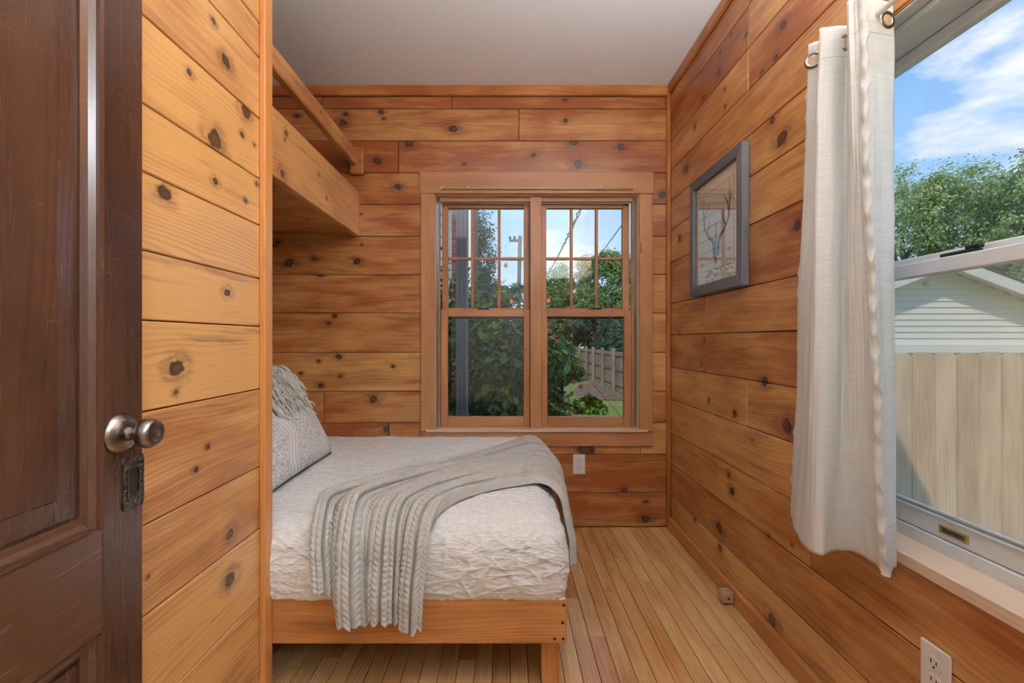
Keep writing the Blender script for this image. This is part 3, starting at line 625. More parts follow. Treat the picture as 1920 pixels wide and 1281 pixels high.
# ---- foliage
def leaves(name, pts, nrm, size, mat, parent, seed, jitter=.5, asp=.55):
    """one mesh of folded leaves (6 verts, 4 tris each) at given points"""
    r = np.random.default_rng(seed); n = len(pts); pts = np.asarray(pts, float)
    a = r.normal(size=(n, 3)); a /= np.linalg.norm(a, axis=1)[:, None]
    nn = np.asarray(nrm, float)+jitter*r.normal(size=(n, 3)); nn /= np.linalg.norm(nn, axis=1)[:, None]
    a -= nn*(a*nn).sum(1)[:, None]; a /= np.linalg.norm(a, axis=1)[:, None]+1e-9; b = np.cross(nn, a)
    s = (size*r.uniform(.6, 1.35, n))[:, None]
    vs = np.stack([pts-a*s*.5, pts+b*s*asp*.5+nn*s*.12, pts+a*s*.5-nn*s*.08, pts-b*s*asp*.5+nn*s*.12], 1).reshape(-1, 3)
    me = bpy.data.meshes.new(name); me.vertices.add(4*n); me.vertices.foreach_set('co', vs.ravel().astype(np.float32))
    idx = np.arange(4*n).reshape(-1, 4); tri = np.stack([idx[:, [0, 1, 2]], idx[:, [0, 2, 3]]], 1).reshape(-1)
    me.loops.add(6*n); me.loops.foreach_set('vertex_index', tri.astype(np.int32)); me.polygons.add(2*n)
    me.polygons.foreach_set('loop_start', np.arange(0, 6*n, 3, dtype=np.int32)); me.update(calc_edges=True); me.validate()
    me.materials.append(M[mat]); o = bpy.data.objects.new(name, me); link(o, parent); tag(o, kind='stuff'); return o
def blob_points(blobs, n, seed, shell=.45):
    """points near the surface of a union of clumpy ellipsoids (cx,cy,cz,rx,ry,rz)"""
    r = np.random.default_rng(seed); P = []; N = []
    vol = np.array([b[3]*b[5]+b[4]*b[5] for b in blobs]); vol = vol/vol.sum()
    for b, v in zip(blobs, vol):
        k = int(n*v); nc = max(6, k//60)
        c = r.normal(size=(nc, 3)); c /= np.linalg.norm(c, axis=1)[:, None]; c *= (r.uniform(shell, 1, nc)**.6)[:, None]
        ci = r.integers(0, nc, k); p = c[ci]+r.normal(size=(k, 3))*(.20+.1*r.random(nc)[ci])[:, None]*.75
        nn = p/(np.linalg.norm(p, axis=1)[:, None]+1e-6); nn[:, 2] += .5
        P.append(p*np.array(b[3:6])+np.array(b[:3])); N.append(nn)
    return np.concatenate(P), np.concatenate(N)
def tree(name, label, base, h, blobs, n, size, mat, seed, tr=.18, group=None):
    t = empty(name, base); tag(t, label, 'tree', group); b = Vector(base); rng = random.Random(seed)
    tube('trunk', [b, b+Vector((rng.uniform(-.2, .2), 0, h*.4)), b+Vector((rng.uniform(-.4, .4), rng.uniform(-.3, .3), h*.85))], tr, 'bark', t, 10, [tr*1.3, tr, tr*.35])
    for i, q in enumerate(blobs[:8]):
        st = b+Vector((0, 0, h*(.25+.06*i))); tube('branch', [st, (st+Vector(q[:3]))/2+Vector((0, 0, -.2)), Vector(q[:3])], tr*.4, 'bark', t, 6, [tr*.5, tr*.35, tr*.12])
    p, nn = blob_points(blobs, n, seed); leaves('foliage', p, nn, size, mat, t, seed)
    return t
# trumpet vine right outside the back window
vine = empty('trumpet_vine', (.0, 4.7, GZ)); tag(vine, 'big leafy trumpet vine with orange flowers outside the back window', 'vine')
vb = [(-.45, 4.9, .35, .45, .5, .85), (-.05, 4.7, .3, .42, .5, .85), (.18, 4.85, .75, .30, .4, .55), (-.35, 5.0, 1.0, .42, .4, .62), (.05, 4.9, 1.05, .32, .4, .5), (.42, 4.7, .0, .26, .35, .55), (.5, 5.0, .85, .2, .3, .30), (-.75, 5.1, .7, .4, .4, 1.1), (.5, 4.6, .98, .13, .2, .26), (.47, 4.65, .35, .13, .2, .5), (-.3, 5.0, 1.52, .35, .3, .25), (.05, 4.95, 1.48, .28, .3, .2), (.46, 4.6, -.3, .2, .25, .25)]
p, nn = blob_points(vb, 16000, 21, .3); leaves('foliage', p, nn, .082, 'leaf_vine', vine, 21)
for i in range(8):
    rng = random.Random(60+i); x = -.7+i*.14
    tube('stem', [(x, 4.9, GZ), (x+rng.uniform(-.2, .2), 4.8, .4), (x+rng.uniform(-.25, .25), 4.9, 1.2+rng.uniform(-.2, .3))], .012, 'bark', vine, 6)
# nearest leaves one by one
lv = [(-.5, 0, 0), (-.2, .3, .06), (.2, .34, .05), (.5, 0, -.08), (.2, -.34, .05), (-.2, -.3, .06), (0, 0, 0)]
lme = bpy.data.meshes.new('leaf'); lme.from_pydata(lv, [], [(0, 6, 1), (1, 6, 2), (2, 6, 3), (0, 5, 6), (5, 4, 6), (4, 3, 6)]); lme.materials.append(M['leaf_vine'])
rng = random.Random(77)
for i in range(200):
    b = vb[rng.choice([0, 0, 1, 1, 2, 3, 4, 5, 6])]; th = rng.uniform(-1.0, 1.0); ph = rng.uniform(-.9, 1.2)
    d = Vector((math.sin(th)*math.cos(ph), -math.cos(th)*math.cos(ph), math.sin(ph)))
    o = bpy.data.objects.new('leaf', lme); o.location = (b[0]+d.x*b[3]*1.06, b[1]+d.y*b[4]*1.08, b[2]+d.z*b[5]*1.04)
    o.rotation_euler = (d+Vector((rng.uniform(-.5, .5), rng.uniform(-.5, .5), .5+rng.uniform(-.4, .4)))).to_track_quat('Z', 'X').to_euler(); s = rng.uniform(.08, .135); o.scale = (s, s, s); link(o, vine)
def flower(px, py, d, s=.05):
    c = pt(px, py, d); v = random.Random(px*7+py); ax = Vector((v.uniform(-1, 1), -1, v.uniform(-.4, .4))).normalized()
    o = lathe('flower', [(.10, -1.3), (.2, -.6), (.34, -.05), (.72, .22), (.78, .30), (.34, .05)], ax, c, 'flower_orange', vine, 10); o.scale = (s*.52, s*.52, s*.6)
for q in ((1027, 608), (1043, 612), (1057, 611), (1068, 608), (1032, 622), (1045, 640), (1071, 629), (847, 527), (846, 545), (949, 498), (960, 566), (1029, 564), (1076, 717), (1089, 725), (1073, 738), (1078, 771), (1040, 630)):
    flower(q[0], q[1], 4.34)
# garden plants
sh = empty('round_shrub', (2.5, 18.0, GZ)); tag(sh, 'small rounded green shrub in front of the garden fence', 'shrub')
p, nn = blob_points([(2.5, 18.0, GZ+.6, .48, .48, .5), (2.45, 17.8, GZ+.3, .44, .42, .33)], 3500, 5, .6); leaves('foliage', p, nn, .09, 'leaf_vine', sh, 5)
tube('stem', [(2.5, 18, GZ), (2.5, 18, GZ+.5)], .03, 'bark', sh, 6)
hp = empty('low_plant', (1.75, 9.8, GZ)); tag(hp, 'low leafy plant on the lawn near the window bottom', 'plant')
p, nn = blob_points([(1.75, 9.8, GZ+.15, .33, .25, .22), (2.0, 9.9, GZ+.08, .2, .2, .14)], 700, 6, .4); leaves('foliage', p, nn, .13, 'leaf_vine', hp, 6)
def crown(cx, cy, cz, rx, rz_, n, seed):
    rng = random.Random(seed); out = []
    for i in range(n):
        a = rng.uniform(0, 2*PI); e = rng.uniform(-.8, 1); q = rng.uniform(.35, .8)
        out.append((cx+math.cos(a)*rx*q*math.sqrt(max(.05, 1-e*e*.8)), cy+math.sin(a)*rx*q*.8, cz+e*rz_*.75, rx*rng.uniform(.28, .45), rx*rng.uniform(.28, .45), rz_*rng.uniform(.18, .3)))
    return out
g = 'trees beyond the garden'
tree('conifer_tree', 'tall blue-green tree with ragged branches left of the utility pole', (-1.3, 18, GZ), 7.5, [(-1.25, 18, 2.2, .95, .9, 1.4), (-1.2, 18, 4.0, .75, .7, 1.2), (-1.5, 18, 5.4, .9, .6, .9), (-1.0, 18.3, 3.1, .8, .6, .6)], 15000, .12, 'leaf_dark', 31, .13, g)
tree('leafy_tree', 'broad green tree in the right sash beside the centre mullion', (2.1, 24, GZ), 4, crown(2.3, 24, 2.3, 2.3, 2.3, 14, 4), 20000, .15, 'leaf_tree', 32, .2, g)
tree('leafy_tree', 'small pointed tree top behind the right sash', (3.4, 30, GZ), 5.5, [(3.55, 30, 4.6, .55, .5, 1.4), (3.5, 30, 3.0, 1.2, .8, 1.2)], 9000, .14, 'leaf_tree', 33, .15, g)
tree('leafy_tree', 'rounded bright green tree behind the garden fence at right', (5.4, 25, GZ), 5.5, crown(5.3, 25, 3.3, 2.0, 2.7, 16, 6), 24000, .15, 'leaf_tree', 34, .2, g)
tree('leafy_tree', 'dark green tree low behind the garden fence', (4.3, 22, GZ), 3.0, crown(4.2, 22, 1.2, 2.3, 1.6, 12, 8), 18000, .13, 'leaf_dark', 35, .15, g)
tree('leafy_tree', 'green tree filling the gap behind the vine', (.4, 21, GZ), 3.0, crown(.3, 21, 1.6, 1.7, 1.7, 12, 9), 16000, .13, 'leaf_tree', 36, .15, g)
g2 = 'tall trees beyond the garage'
for i, (px, py0, d, rx, lab) in enumerate(((1695, 298, 27, 3.0, 'loose tall maple beside the curtain edge beyond the garage'), (1800, 278, 28, 3.2, 'broad tall maple in the middle beyond the garage'), (1895, 276, 25, 3.3, 'tall maple at the right edge of the photo beyond the garage'))):
    top = pt(px, py0, d); rz_ = (top.z-2.5)/2
    tree('maple_tree', lab, (top.x, d, GZ), top.z*.8, crown(top.x, d, 2.5+rz_*.9, rx*1.15, rz_, 20, 50+i), 17000, .19, 'leaf_maple', 70+i, .22, g2)
# ---- utility pole and cables
up = empty('utility_pole', (pt(973, 0, 26).x, 26, GZ)); tag(up, 'thin wooden utility pole behind the left sash', 'utility pole')
ux = pt(973, 0, 26).x; uz = pt(0, 443, 26).z
tube('pole', [(ux-.1, 26, GZ), (ux+.06, 26, uz)], .11, 'pole_wood', up, 10); box('crossarm', ux-.55, ux+.1, 25.9, 26, uz-.32, uz-.2, 'pole_wood', up)
for dx in (-.5, -.25): lathe('insulator', [(.05, 0), (.07, .1), (.03, .2)], (0, 0, 1), (ux+dx, 25.95, uz-.2), 'dark_slot', up, 8)
def twisted(a, b, r, n=140, tw=.012, turns=16):
    pa = []; pb = []
    for i in range(n+1):
        t = i/n; p = a.lerp(b, t)+Vector((0, 0, -.35*4*t*(1-t)*.25)); ang = turns*2*PI*t
        o = Vector((math.cos(ang), 0, math.sin(ang)))*tw*(1+.4*math.sin(i)); pa.append(p+o); pb.append(p-o)
    return pa, pb
sv = empty('service_cable', pt(1028, 505, 16)); tag(sv, 'twisted dark service cable slanting up through the right sash sky', 'cable')
pa, pb = twisted(pt(1024, 515, 18), pt(1094, 380, 4.0), .01)
tube('strand', pa, .009, 'cable', sv, 6); tube('strand', pb, .007, 'cable', sv, 6)
tw = tag(tube('overhead_wire', [pt(1085, 527, 14), pt(1125, 478, 8), pt(1175, 410, 4.2)], .006, 'cable', None, 6), 'thin straight overhead wire across the right sash', 'cable')

# ================================================================== DOOR (open against the partition)
dr = empty('door_1', (-.658, .44, 0)); tag(dr, 'open dark stained wooden panel door with nickel knob', kind='structure')
XD = -.640; XB = -.675; dy0, dy1 = .052, .816
sy = .735
def dboard(nm, y0, y1, z0, z1, ax, xo=0.0, tone=0.0, bev=.0015, th=None): return board(nm, XB+(.0 if th is None else 0), XD+xo, y0, y1, z0, z1, ax, 'x', 'walnut_door', dr, bev, tone)
dboard('stile', sy, dy1, .01, 2.04, 'z', 0, .1); dboard('stile', dy0, .135, .01, 2.04, 'z', 0, .1)
dboard('rail', .1353, sy-.0003, 1.92, 2.04, 'y'); lr = dboard('rail', .1353, sy-.0003, .603, .770, 'y', 0, -.2); dboard('rail', .1353, sy-.0003, .01, .24, 'y')
def dpanel(z0, z1):
    y0, y1 = .1353, sy-.0003; f = .028; g = .036
    xb, xm, xf = XD-.024, XD-.018, XD-.009
    # raised panel: flat margin, bevel, raised field
    R = [(y0, y1, z0, z1, xm), (y0+f, y1-f, z0+f, z1-f, xm), (y0+f+.002, y1-f-.002, z0+f+.002, z1-f-.002, xm+.004), (y0+f+g, y1-f-g, z0+f+g, z1-f-g, xf-.001), (y0+f+g+.002, y1-f-g-.002, z0+f+g+.002, z1-f-g-.002, xf+.001)]
    # local axes: X = length (world z), Y = thickness (world x), Z = width (world y)
    c = Vector(((xb+xf)/2, (y0+y1)/2, (z0+z1)/2)); vs = []
    for (a, b, p, q, x) in R:
        for (yy, zz) in ((a, p), (b, p), (b, q), (a, q)): vs.append((zz-c.z, x-c.x, yy-c.y))
    fs = []
    for k in range(len(R)-1):
        for i in range(4): fs.append((4*k+i, 4*k+(i+1) % 4, 4*k+4+(i+1) % 4, 4*k+4+i))
    fs.append(tuple(range(4*len(R)-4, 4*len(R))))
    for (yy, zz) in ((y0, z0), (y1, z0), (y1, z1), (y0, z1)): vs.append((zz-c.z, xb-c.x, yy-c.y))
    n0 = 4*len(R)
    for i in range(4): fs.append((n0+i, n0+(i+1) % 4, (i+1) % 4, i))
    fs.append((n0, n0+3, n0+2, n0+1))
    o = meshobj('panel', vs, fs, 'walnut_door'); o.matrix_basis = Matrix.Translation(c) @ Matrix(((0, 1, 0, 0), (0, 0, 1, 0), (1, 0, 0, 0), (0, 0, 0, 1))); attach(o, dr); o['tone'] = .05
    bm = bmesh.new(); bm.from_mesh(o.data); bmesh.ops.recalc_face_normals(bm, faces=bm.faces); bm.to_mesh(o.data); bm.free()
    # moulding sticks round the panel
    m = .024
    def stick(ax, a0, a1, at, sgn):
        pr = [(0, -.0178), (m, -.0178), (m, -.014), (m*.6, -.010), (m*.35, -.003), (m*.3, .002), (0, .003)]
        vs = []
        for e in (a0, a1):
            for (u, h) in pr:
                if ax == 'z': vs.append((XD+h, at+sgn*u, e))
                else: vs.append((XD+h, e, at+sgn*u))
        n = len(pr); fs = [tuple(range(n)), tuple(range(n, 2*n))[::-1]]+[(i, (i+1) % n, (i+1) % n+n, i+n) for i in range(n)]
        cc = sum((Vector(v) for v in vs), Vector())/len(vs)
        if ax == 'z': lv = [(v[2]-cc.z, v[0]-cc.x, v[1]-cc.y) for v in vs]; Rm = Matrix(((0, 1, 0), (0, 0, 1), (1, 0, 0)))
        else: lv = [(v[1]-cc.y, -(v[0]-cc.x), v[2]-cc.z) for v in vs]; Rm = Matrix(((0, -1, 0), (1, 0, 0), (0, 0, 1)))
        o = meshobj('moulding', lv, fs, 'walnut_door'); o.matrix_basis = Matrix.Translation(cc) @ Rm.to_4x4(); attach(o, dr); o['tone'] = -.3
        bm = bmesh.new(); bm.from_mesh(o.data); bmesh.ops.recalc_face_normals(bm, faces=bm.faces); bm.to_mesh(o.data); bm.free()
    stick('z', z0, z1, y1, -1); stick('z', z0, z1, y0, 1); stick('y', y0+m, y1-m, z0, 1); stick('y', y0+m, y1-m, z1, -1)
dpanel(.7703, 1.9197); dpanel(.2403, .6027)
kn = empty('door_knob', (XD, .768, .913), dr)
lathe('rosette', [(.033, 0), (.0335, .003), (.031, .005), (.030, .0075), (.027, .009), (.024, .013), (.016, .0155)], (1, 0, 0), (XD, .768, .913), 'nickel', kn, 40)
lathe('neck', [(.0125, .015), (.0115, .019), (.0095, .022), (.0095, .030), (.012, .033)], (1, 0, 0), (XD, .768, .913), 'nickel', kn, 32)
lathe('knob', [(.010, .031), (.017, .034), (.0225, .040), (.0245, .047), (.0242, .052), (.021, .058), (.0165, .0615), (.0155, .0608), (.0135, .0620), (.006, .0625), (.0045, .0605)], (1, 0, 0), (XD, .768, .913), 'nickel', kn, 40)
# pierced keyhole plate
py0, py1, pz0, pz1 = .7715, .8155, .781, .869
plt = empty('lock_plate', (XD, (py0+py1)/2, pz0), dr)
def ring_plate(nm, oy, oz, iy, iz, x0, x1, mat, n=40):
    cy, cz = (py0+py1)/2, (pz0+pz1)/2; vs = []; fs = []
    def outer(t):
        c, s = math.cos(t), math.sin(t); k = 1/max(abs(c), abs(s)); return (c*k*oy, s*k*oz)
    def inner(t):
        c, s = math.cos(t), math.sin(t); st = iz-iy; return (c*iy, s*iy+(st if s > 0 else -st))
    for x in (x0, x1):
        for i in range(n):
            a = outer(2*PI*(i+.5)/n); vs.append((x, cy+a[0], cz+a[1]))
        for i in range(n):
            a = inner(2*PI*(i+.5)/n); vs.append((x, cy+a[0], cz+a[1]))
    for i in range(n):
        j = (i+1) % n
        fs += [(2*n+i, 2*n+j, 3*n+j, 3*n+i), (i, n+i, n+j, j), (i, j, 2*n+j, 2*n+i), (n+i, 3*n+i, 3*n+j, n+j)]
    return meshobj(nm, vs, fs, mat, plt)
ring_plate('plate', (py1-py0)/2, (pz1-pz0)/2, .0105, .025, XD, XD+.0018, 'bronze')
ring_plate('rim', .0135, .0285, .0105, .0255, XD+.0018, XD+.0034, 'bronze')
ring_plate('border', (py1-py0)/2, (pz1-pz0)/2, .0195, .0425, XD+.0018, XD+.003, 'bronze')
box('recess', XD-.0005, XD+.0006, .783, .804, .799, .851, 'dark_slot', plt)
rng = random.Random(2)
for cz in (pz0+.009, pz1-.009):
    for k in range(4):
        cy = py0+.007+k*.010
        lathe('scroll', [(.0038, 0), (.0036, .0012), (.0022, .0014), (.002, .0006), (.001, .0018)], (1, 0, 0), (XD+.0017, cy, cz), 'bronze', plt, 12)
for k in range(5):
    for cy in (py0+.0055, py1-.0055): lathe('scroll', [(.0030, 0), (.0028, .001), (.0016, .0012), (.0008, .0017)], (1, 0, 0), (XD+.0017, cy, pz0+.02+k*.012), 'bronze', plt, 10)

# ================================================================== UPPER BUNK
ub = empty('upper_bunk', (-.86, 2.0, 1.66)); tag(ub, 'built-in upper bunk of honey pine boards above the bed', 'bunk')
kbk = [((-.84, d, H+(VY-py)*d/F), r*d/F) for (px, py, r) in ((537, 250, 5), (572, 240, 4), (534, 262, 3), (530, 325, 8), (613, 372, 3), (598, 328, 3), (580, 305, 3), (565, 330, 2.5)) for d in [F*-.84/(px-VX)]]
board('side_rail', -.878, -.84, YP+.02, D-.0005, 1.66, 1.911, 'y', 'x', 'pine', ub, .004, -.22, kbk[:6])
board('guard_rail', -.878, -.84, YP+.02, D-.03, 2.052, 2.135, 'y', 'x', 'pine', ub, .006, -.05, [((-.84, 2.1, 2.1), .008)])
bm = boxbm(.082, .03, .155, .012, 3); bmobj('rail_block', bm, 'pine_trim', ub, (-.848, D-.0155, 2.085))['tone'] = .15
for k, (a, b) in enumerate(((YP+.025, 1.65), (1.652, 1.96), (1.962, 2.26), (2.262, 2.57), (2.572, D-.002))):
    board('deck_plank', XA+.002, -.8785, a, b, 1.675, 1.695, 'x', 'z', 'pine', ub, .002, .25+.1*(k % 2), [((-1.05, 1.83, 1.675), .02), ((-1.0, 2.33, 1.675), .011)] if k in (1, 3) else [])
board('ledger', XA+.002, -.8785, D-.021, D-.0005, 1.648, 1.674, 'x', 'y', 'pine_trim', ub, .002, -.1)

# ================================================================== LOWER BED
bd = empty('bed_frame', (-.5, 2.0, 0)); tag(bd, 'low honey pine bed frame with screwed corner and short legs', 'bed frame')
XE = .178
board('front_board', XL+.012, XE+.003, YP, YP+.038, .149, .288, 'x', 'y', 'pine_trim', bd, .004, .12)
board('end_board', XE-.035, XE+.003, YP+.0385, D-.002, .149, .305, 'y', 'x', 'pine_trim', bd, .004, .1)
board('leg', .108, .162, YP+.04, YP+.095, .0, .149, 'z', 'y', 'pine_trim', bd, .003, .0)
board('leg', .108, .142, D-.08, D-.004, .0, .27, 'z', 'y', 'pine_trim', bd, .003, .0)
board('leg', XA+.05, XA+.1, YP+.3, YP+.36, .0, .25, 'z', 'y', 'pine_trim', bd, .003, .0)
board('back_board', XA+.002, XE-.036, D-.04, D-.002, .149, .27, 'x', 'y', 'pine_trim', bd, .003, .1)
board('deck', XA+.002, XE-.036, YP+.039, D-.042, .25, .27, 'x', 'z', 'pine_trim', bd, .002, .2)
for (px, py) in ((1057, 1135), (1055, 1168), (1040, 1198), (1056, 1198)):
    c = pt(px, py, YP); lathe('screw', [(.0045, 0), (.0045, .001), (.002, .0013)], (0, -1, 0), (c.x, YP-.0001, c.z), 'dark_slot', bd, 12)

def fold_noise(p): return mn.noise(p)
def ridge(x, y, z, s):
    v = mn.noise(Vector((x, y, z))*s); return max(0.0, 1-abs(v)*3.0)
CX0, CX1, CY0, CY1, CZ0, CZ1 = XA+.008, XE-.002, YP-.006, D-.004, .272, .517
def mattress():
    """rounded body covered with a dense grid, displaced into the crinkles of the coverlet"""
    step = .0042; r = .085; vs = []; fs = []; idx = {}
    nx = int((CX1-CX0)/step); ny = int((CY1-CY0)/step); nz = int((CZ1-CZ0)/step)
    def vid(i, j, k):
        key = (i, j, k)
        if key in idx: return idx[key]
        p = Vector((CX0+(CX1-CX0)*i/nx, CY0+(CY1-CY0)*j/ny, CZ0+(CZ1-CZ0)*k/nz))
        rb = .03+.055*k/nz
        q = Vector((min(max(p.x, CX0+.02), CX1-rb), min(max(p.y, CY0+rb), CY1-.02), min(max(p.z, CZ0+.03), CZ1-rb)))
        d = p-q; L = d.length; n = d/L if L > 1e-6 else Vector((0, 0, 1))
        m = max(abs(d.x)/rb if d.x > 0 else abs(d.x)/.02, abs(d.y)/(rb if d.y < 0 else .02), abs(d.z)/(rb if d.z > 0 else .03)) if L > 1e-6 else 0
        ex = Vector((d.x, d.y, d.z))
        if L > 1e-6: p = q+n*min(L, max(abs(d.x), abs(d.y), abs(d.z)))
        # crinkles: long thin ridges mostly along the bed, cross-ridges at random
        top = max(0, n.z); fr = max(0, -n.y); rt = max(0, n.x)
        x, y, z = p
        wv = mn.noise(Vector((x*3, y*3, z*3)))
        if top > .6: u, v = x, y
        elif fr >= rt: u, v = x, z-.6
        else: u, v = y, z-.6
        wu = mn.noise(Vector((u*5, v*5, 3.3)))*.05; wv2 = mn.noise(Vector((u*4.3, v*6, 8.1)))*.035
        def fam(ang, fa, fc, k, sd):
            ca, sa = math.cos(ang), math.sin(ang); p_ = u*ca+v*sa+wu*.3; q_ = v*ca-u*sa+wv2*.45
            return max(0, 1-abs(mn.noise(Vector((p_*fa, q_*fc, sd))))*k)
        if top > .6: h = .0034*fam(.03, 7, 34, 4.5, 0)+.0022*fam(.35, 6, 22, 8, 5)+.0018*fam(-.4, 6, 20, 8, 9)
        else: h = .0026*fam(.08, 5, 26, 7, 2)+.0040*fam(.55, 5, 19, 9, 5)+.0040*fam(-.5, 5, 18, 9, 9)+.0022*fam(1.25, 6, 14, 9, 12)
        h += .006*mn.noise(Vector((x*5, y*5, z*6)))*(.4+.3*(1-top))+.002*mn.noise(Vector((x*13, y*13, z*9)))*(1-top)
        if fr > .4 or rt > .4:   # side drop bulges out above the frame
            t = (z-CZ0)/(CZ1-CZ0); h += .017*math.sin(PI*min(1, max(0, t*1.15)))-.004
        if z < CZ0+.03: h *= .6
        p = p+n*h
        if p.y > D-.003: p.y = D-.003
        if p.x < XA+.003: p.x = XA+.003
        idx[key] = len(vs); vs.append(p); return idx[key]
    for i in range(nx):
        for j in range(ny): fs.append((vid(i, j, nz), vid(i+1, j, nz), vid(i+1, j+1, nz), vid(i, j+1, nz)))
    for i in range(nx):
        for k in range(nz):
            fs.append((vid(i, 0, k), vid(i+1, 0, k), vid(i+1, 0, k+1), vid(i, 0, k+1)))
    for j in range(ny):
        for k in range(nz):
            fs.append((vid(nx, j, k), vid(nx, j+1, k), vid(nx, j+1, k+1), vid(nx, j, k+1)))
    # coarse back, head and underside
    fs.append(tuple(vid(i, 0, 0) for i in range(nx, -1, -1))+tuple(vid(0, j, 0) for j in (ny,))+tuple(vid(nx, j, 0) for j in range(ny, 0, -1)))
    fs.append(tuple(vid(i, ny, nz) for i in range(0, nx+1))+tuple(vid(nx, ny, k) for k in range(nz-1, -1, -1))+(vid(0, ny, 0),))
    fs.append(tuple(vid(0, j, nz) for j in range(ny, -1, -1))+tuple(vid(0, 0, k) for k in range(nz-1, -1, -1))[::1]+(vid(0, ny, 0),))
    fs[-1] = fs[-1][::-1][::-1]
    o = meshobj('coverlet', vs, fs, 'coverlet', None, None, True); return o
cv = mattress(); tag(cv, 'white crinkled coverlet tucked over the mattress of the bed', 'bed cover')

# ---- chunky knit throw, laid diagonally and hanging over the front and right edges
def throw():
    NU, NV = 760, 220; ribs = 11
    # unfolded plan coordinates: y below YF hangs down the front, x beyond XRT hangs down the right side
    left = [(-.545, 1.25), (-.575, 1.40), (-.605, 1.54), (-.506, 1.69), (-.351, 1.88), (-.137, 2.13), (.0, 2.35), (.13, 2.53), (.235, 2.46)]
    right = [(-.245, 1.105), (-.235, 1.29), (-.215, 1.43), (-.155, 1.57), (-.07, 1.66), (.02, 1.715), (.11, 1.75), (.22, 1.74), (.44, 1.70)]
    rad = .085; YF = CY0+.085-.012; XT = CX1-.085+.012; ZT = CZ1+.008
    def drape(e, r):                       # distance past the edge -> (out, down)
        q = r*PI/2
        if e <= 0: return 0, 0, 0
        if e < q: a = e/r; return r*math.sin(a), r*(1-math.cos(a)), a
        return r+.02*min(1, (e-q)/.1), r+(e-q), PI/2
    base = np.zeros((NU+1, NV+1, 3)); ul = np.zeros((NU+1, NV+1))
    for j in range(NV+1):
        v = j/NV
        # hem line differs across the width; pleats gather the front end
        hem = np.interp(v, [0, .2, .3, .5, .6, .75, .9, 1], [.0, .0, -.045, -.035, .0, .015, .012, .03])+.006*math.sin(v*2*PI*16)
        for i in range(NU+1):
            u = i/NU
            a = catmull([(p[0], p[1], 0) for p in left], u); b = catmull([(p[0], p[1], 0) for p in right], u)
            vv = v+.018*math.sin(v*2*PI*3+u*6)*math.sin(PI*v)
            p = a.lerp(b, vv); x, y = p.x, p.y
            if u < .2: y += hem*(1-u/.2)
            lift = .013*math.sin(v*PI*7+u*4.0)*(.4+.6*abs(math.sin(u*2.5+v*3)))+.016*math.exp(-((v-.30-.2*u)/.10)**2)+.020*math.exp(-((v-.75+.15*u)/.07)**2)
            ef = YF-y; er = x-XT
            of, df, af = drape(ef, rad+.010); orr, dr_, ar = drape(er, rad+.010)
            yy = y if ef <= 0 else YF-of; xx = x if er <= 0 else XT+orr
            zz = ZT-max(df, dr_)
            n = Vector((math.sin(ar), -math.sin(af), max(.0, math.cos(af)*math.cos(ar)))).normalized()
            fold = max(0.0, lift+.006)
            if ef > 0: fold += .018*(math.sin(v*PI*7+1)+1)*.5*min(1, ef/.2)**2
            q = Vector((xx, yy, zz))+n*(.018+fold); base[i, j] = q; ul[i, j] = u
    # normals of the base surface, then ribs and V-shaped stitches
    du_ = np.gradient(base, axis=0); dv_ = np.gradient(base, axis=1); nr = np.cross(du_, dv_); nr /= np.linalg.norm(nr, axis=2)[:, :, None]+1e-9
    if nr[NU//2, NV//2, 2] < 0: nr = -nr
    seg = np.linalg.norm(np.diff(base, axis=0), axis=2).mean(axis=1); arc = np.concatenate([[0], np.cumsum(seg)])[:, None]
    v = np.linspace(0, 1, NV+1)[None, :]*ribs; fv = v-np.floor(v)
    c = np.abs(fv-.5)*2                                    # 0 at rib centre, 1 in the valley
    per = .0165
    hump = np.clip(1-((c-.40)/.62)**4, 0, 1)*(1-.28*np.exp(-(c/.13)**2))                       # two yarn columns per rib, leaning into a V
    loop = np.abs(np.sin(PI*(arc/per+c*.85)))**.7
    h = .0150*hump*(.76+.24*loop)-.016*np.clip((c-.76)/.24, 0, 1)
    P = base+nr*h[:, :, None]
    Bk = base-nr*.018
    vs = np.concatenate([P.reshape(-1, 3), Bk.reshape(-1, 3)]); n1 = NV+1; N0 = (NU+1)*n1; fs = []
    for i in range(NU):
        for j in range(NV):
            a = i*n1+j; fs.append((a, a+1, a+n1+1, a+n1))
    for i in range(NU):                                   # closed rim
        a = i*n1; fs.append((a, a+n1, N0+a+n1, N0+a)); a = i*n1+NV; fs.append((a, N0+a, N0+a+n1, a+n1))
    for j in range(NV):
        fs.append((j, N0+j, N0+j+1, j+1)); a = NU*n1+j; fs.append((a, a+1, N0+a+1, N0+a))
    o = meshobj('knit_throw', vs, fs, 'knit', None, None, True); return o
th = throw(); tag(th, 'grey chunky ribbed knit throw laid diagonally across the white bed', 'blanket')

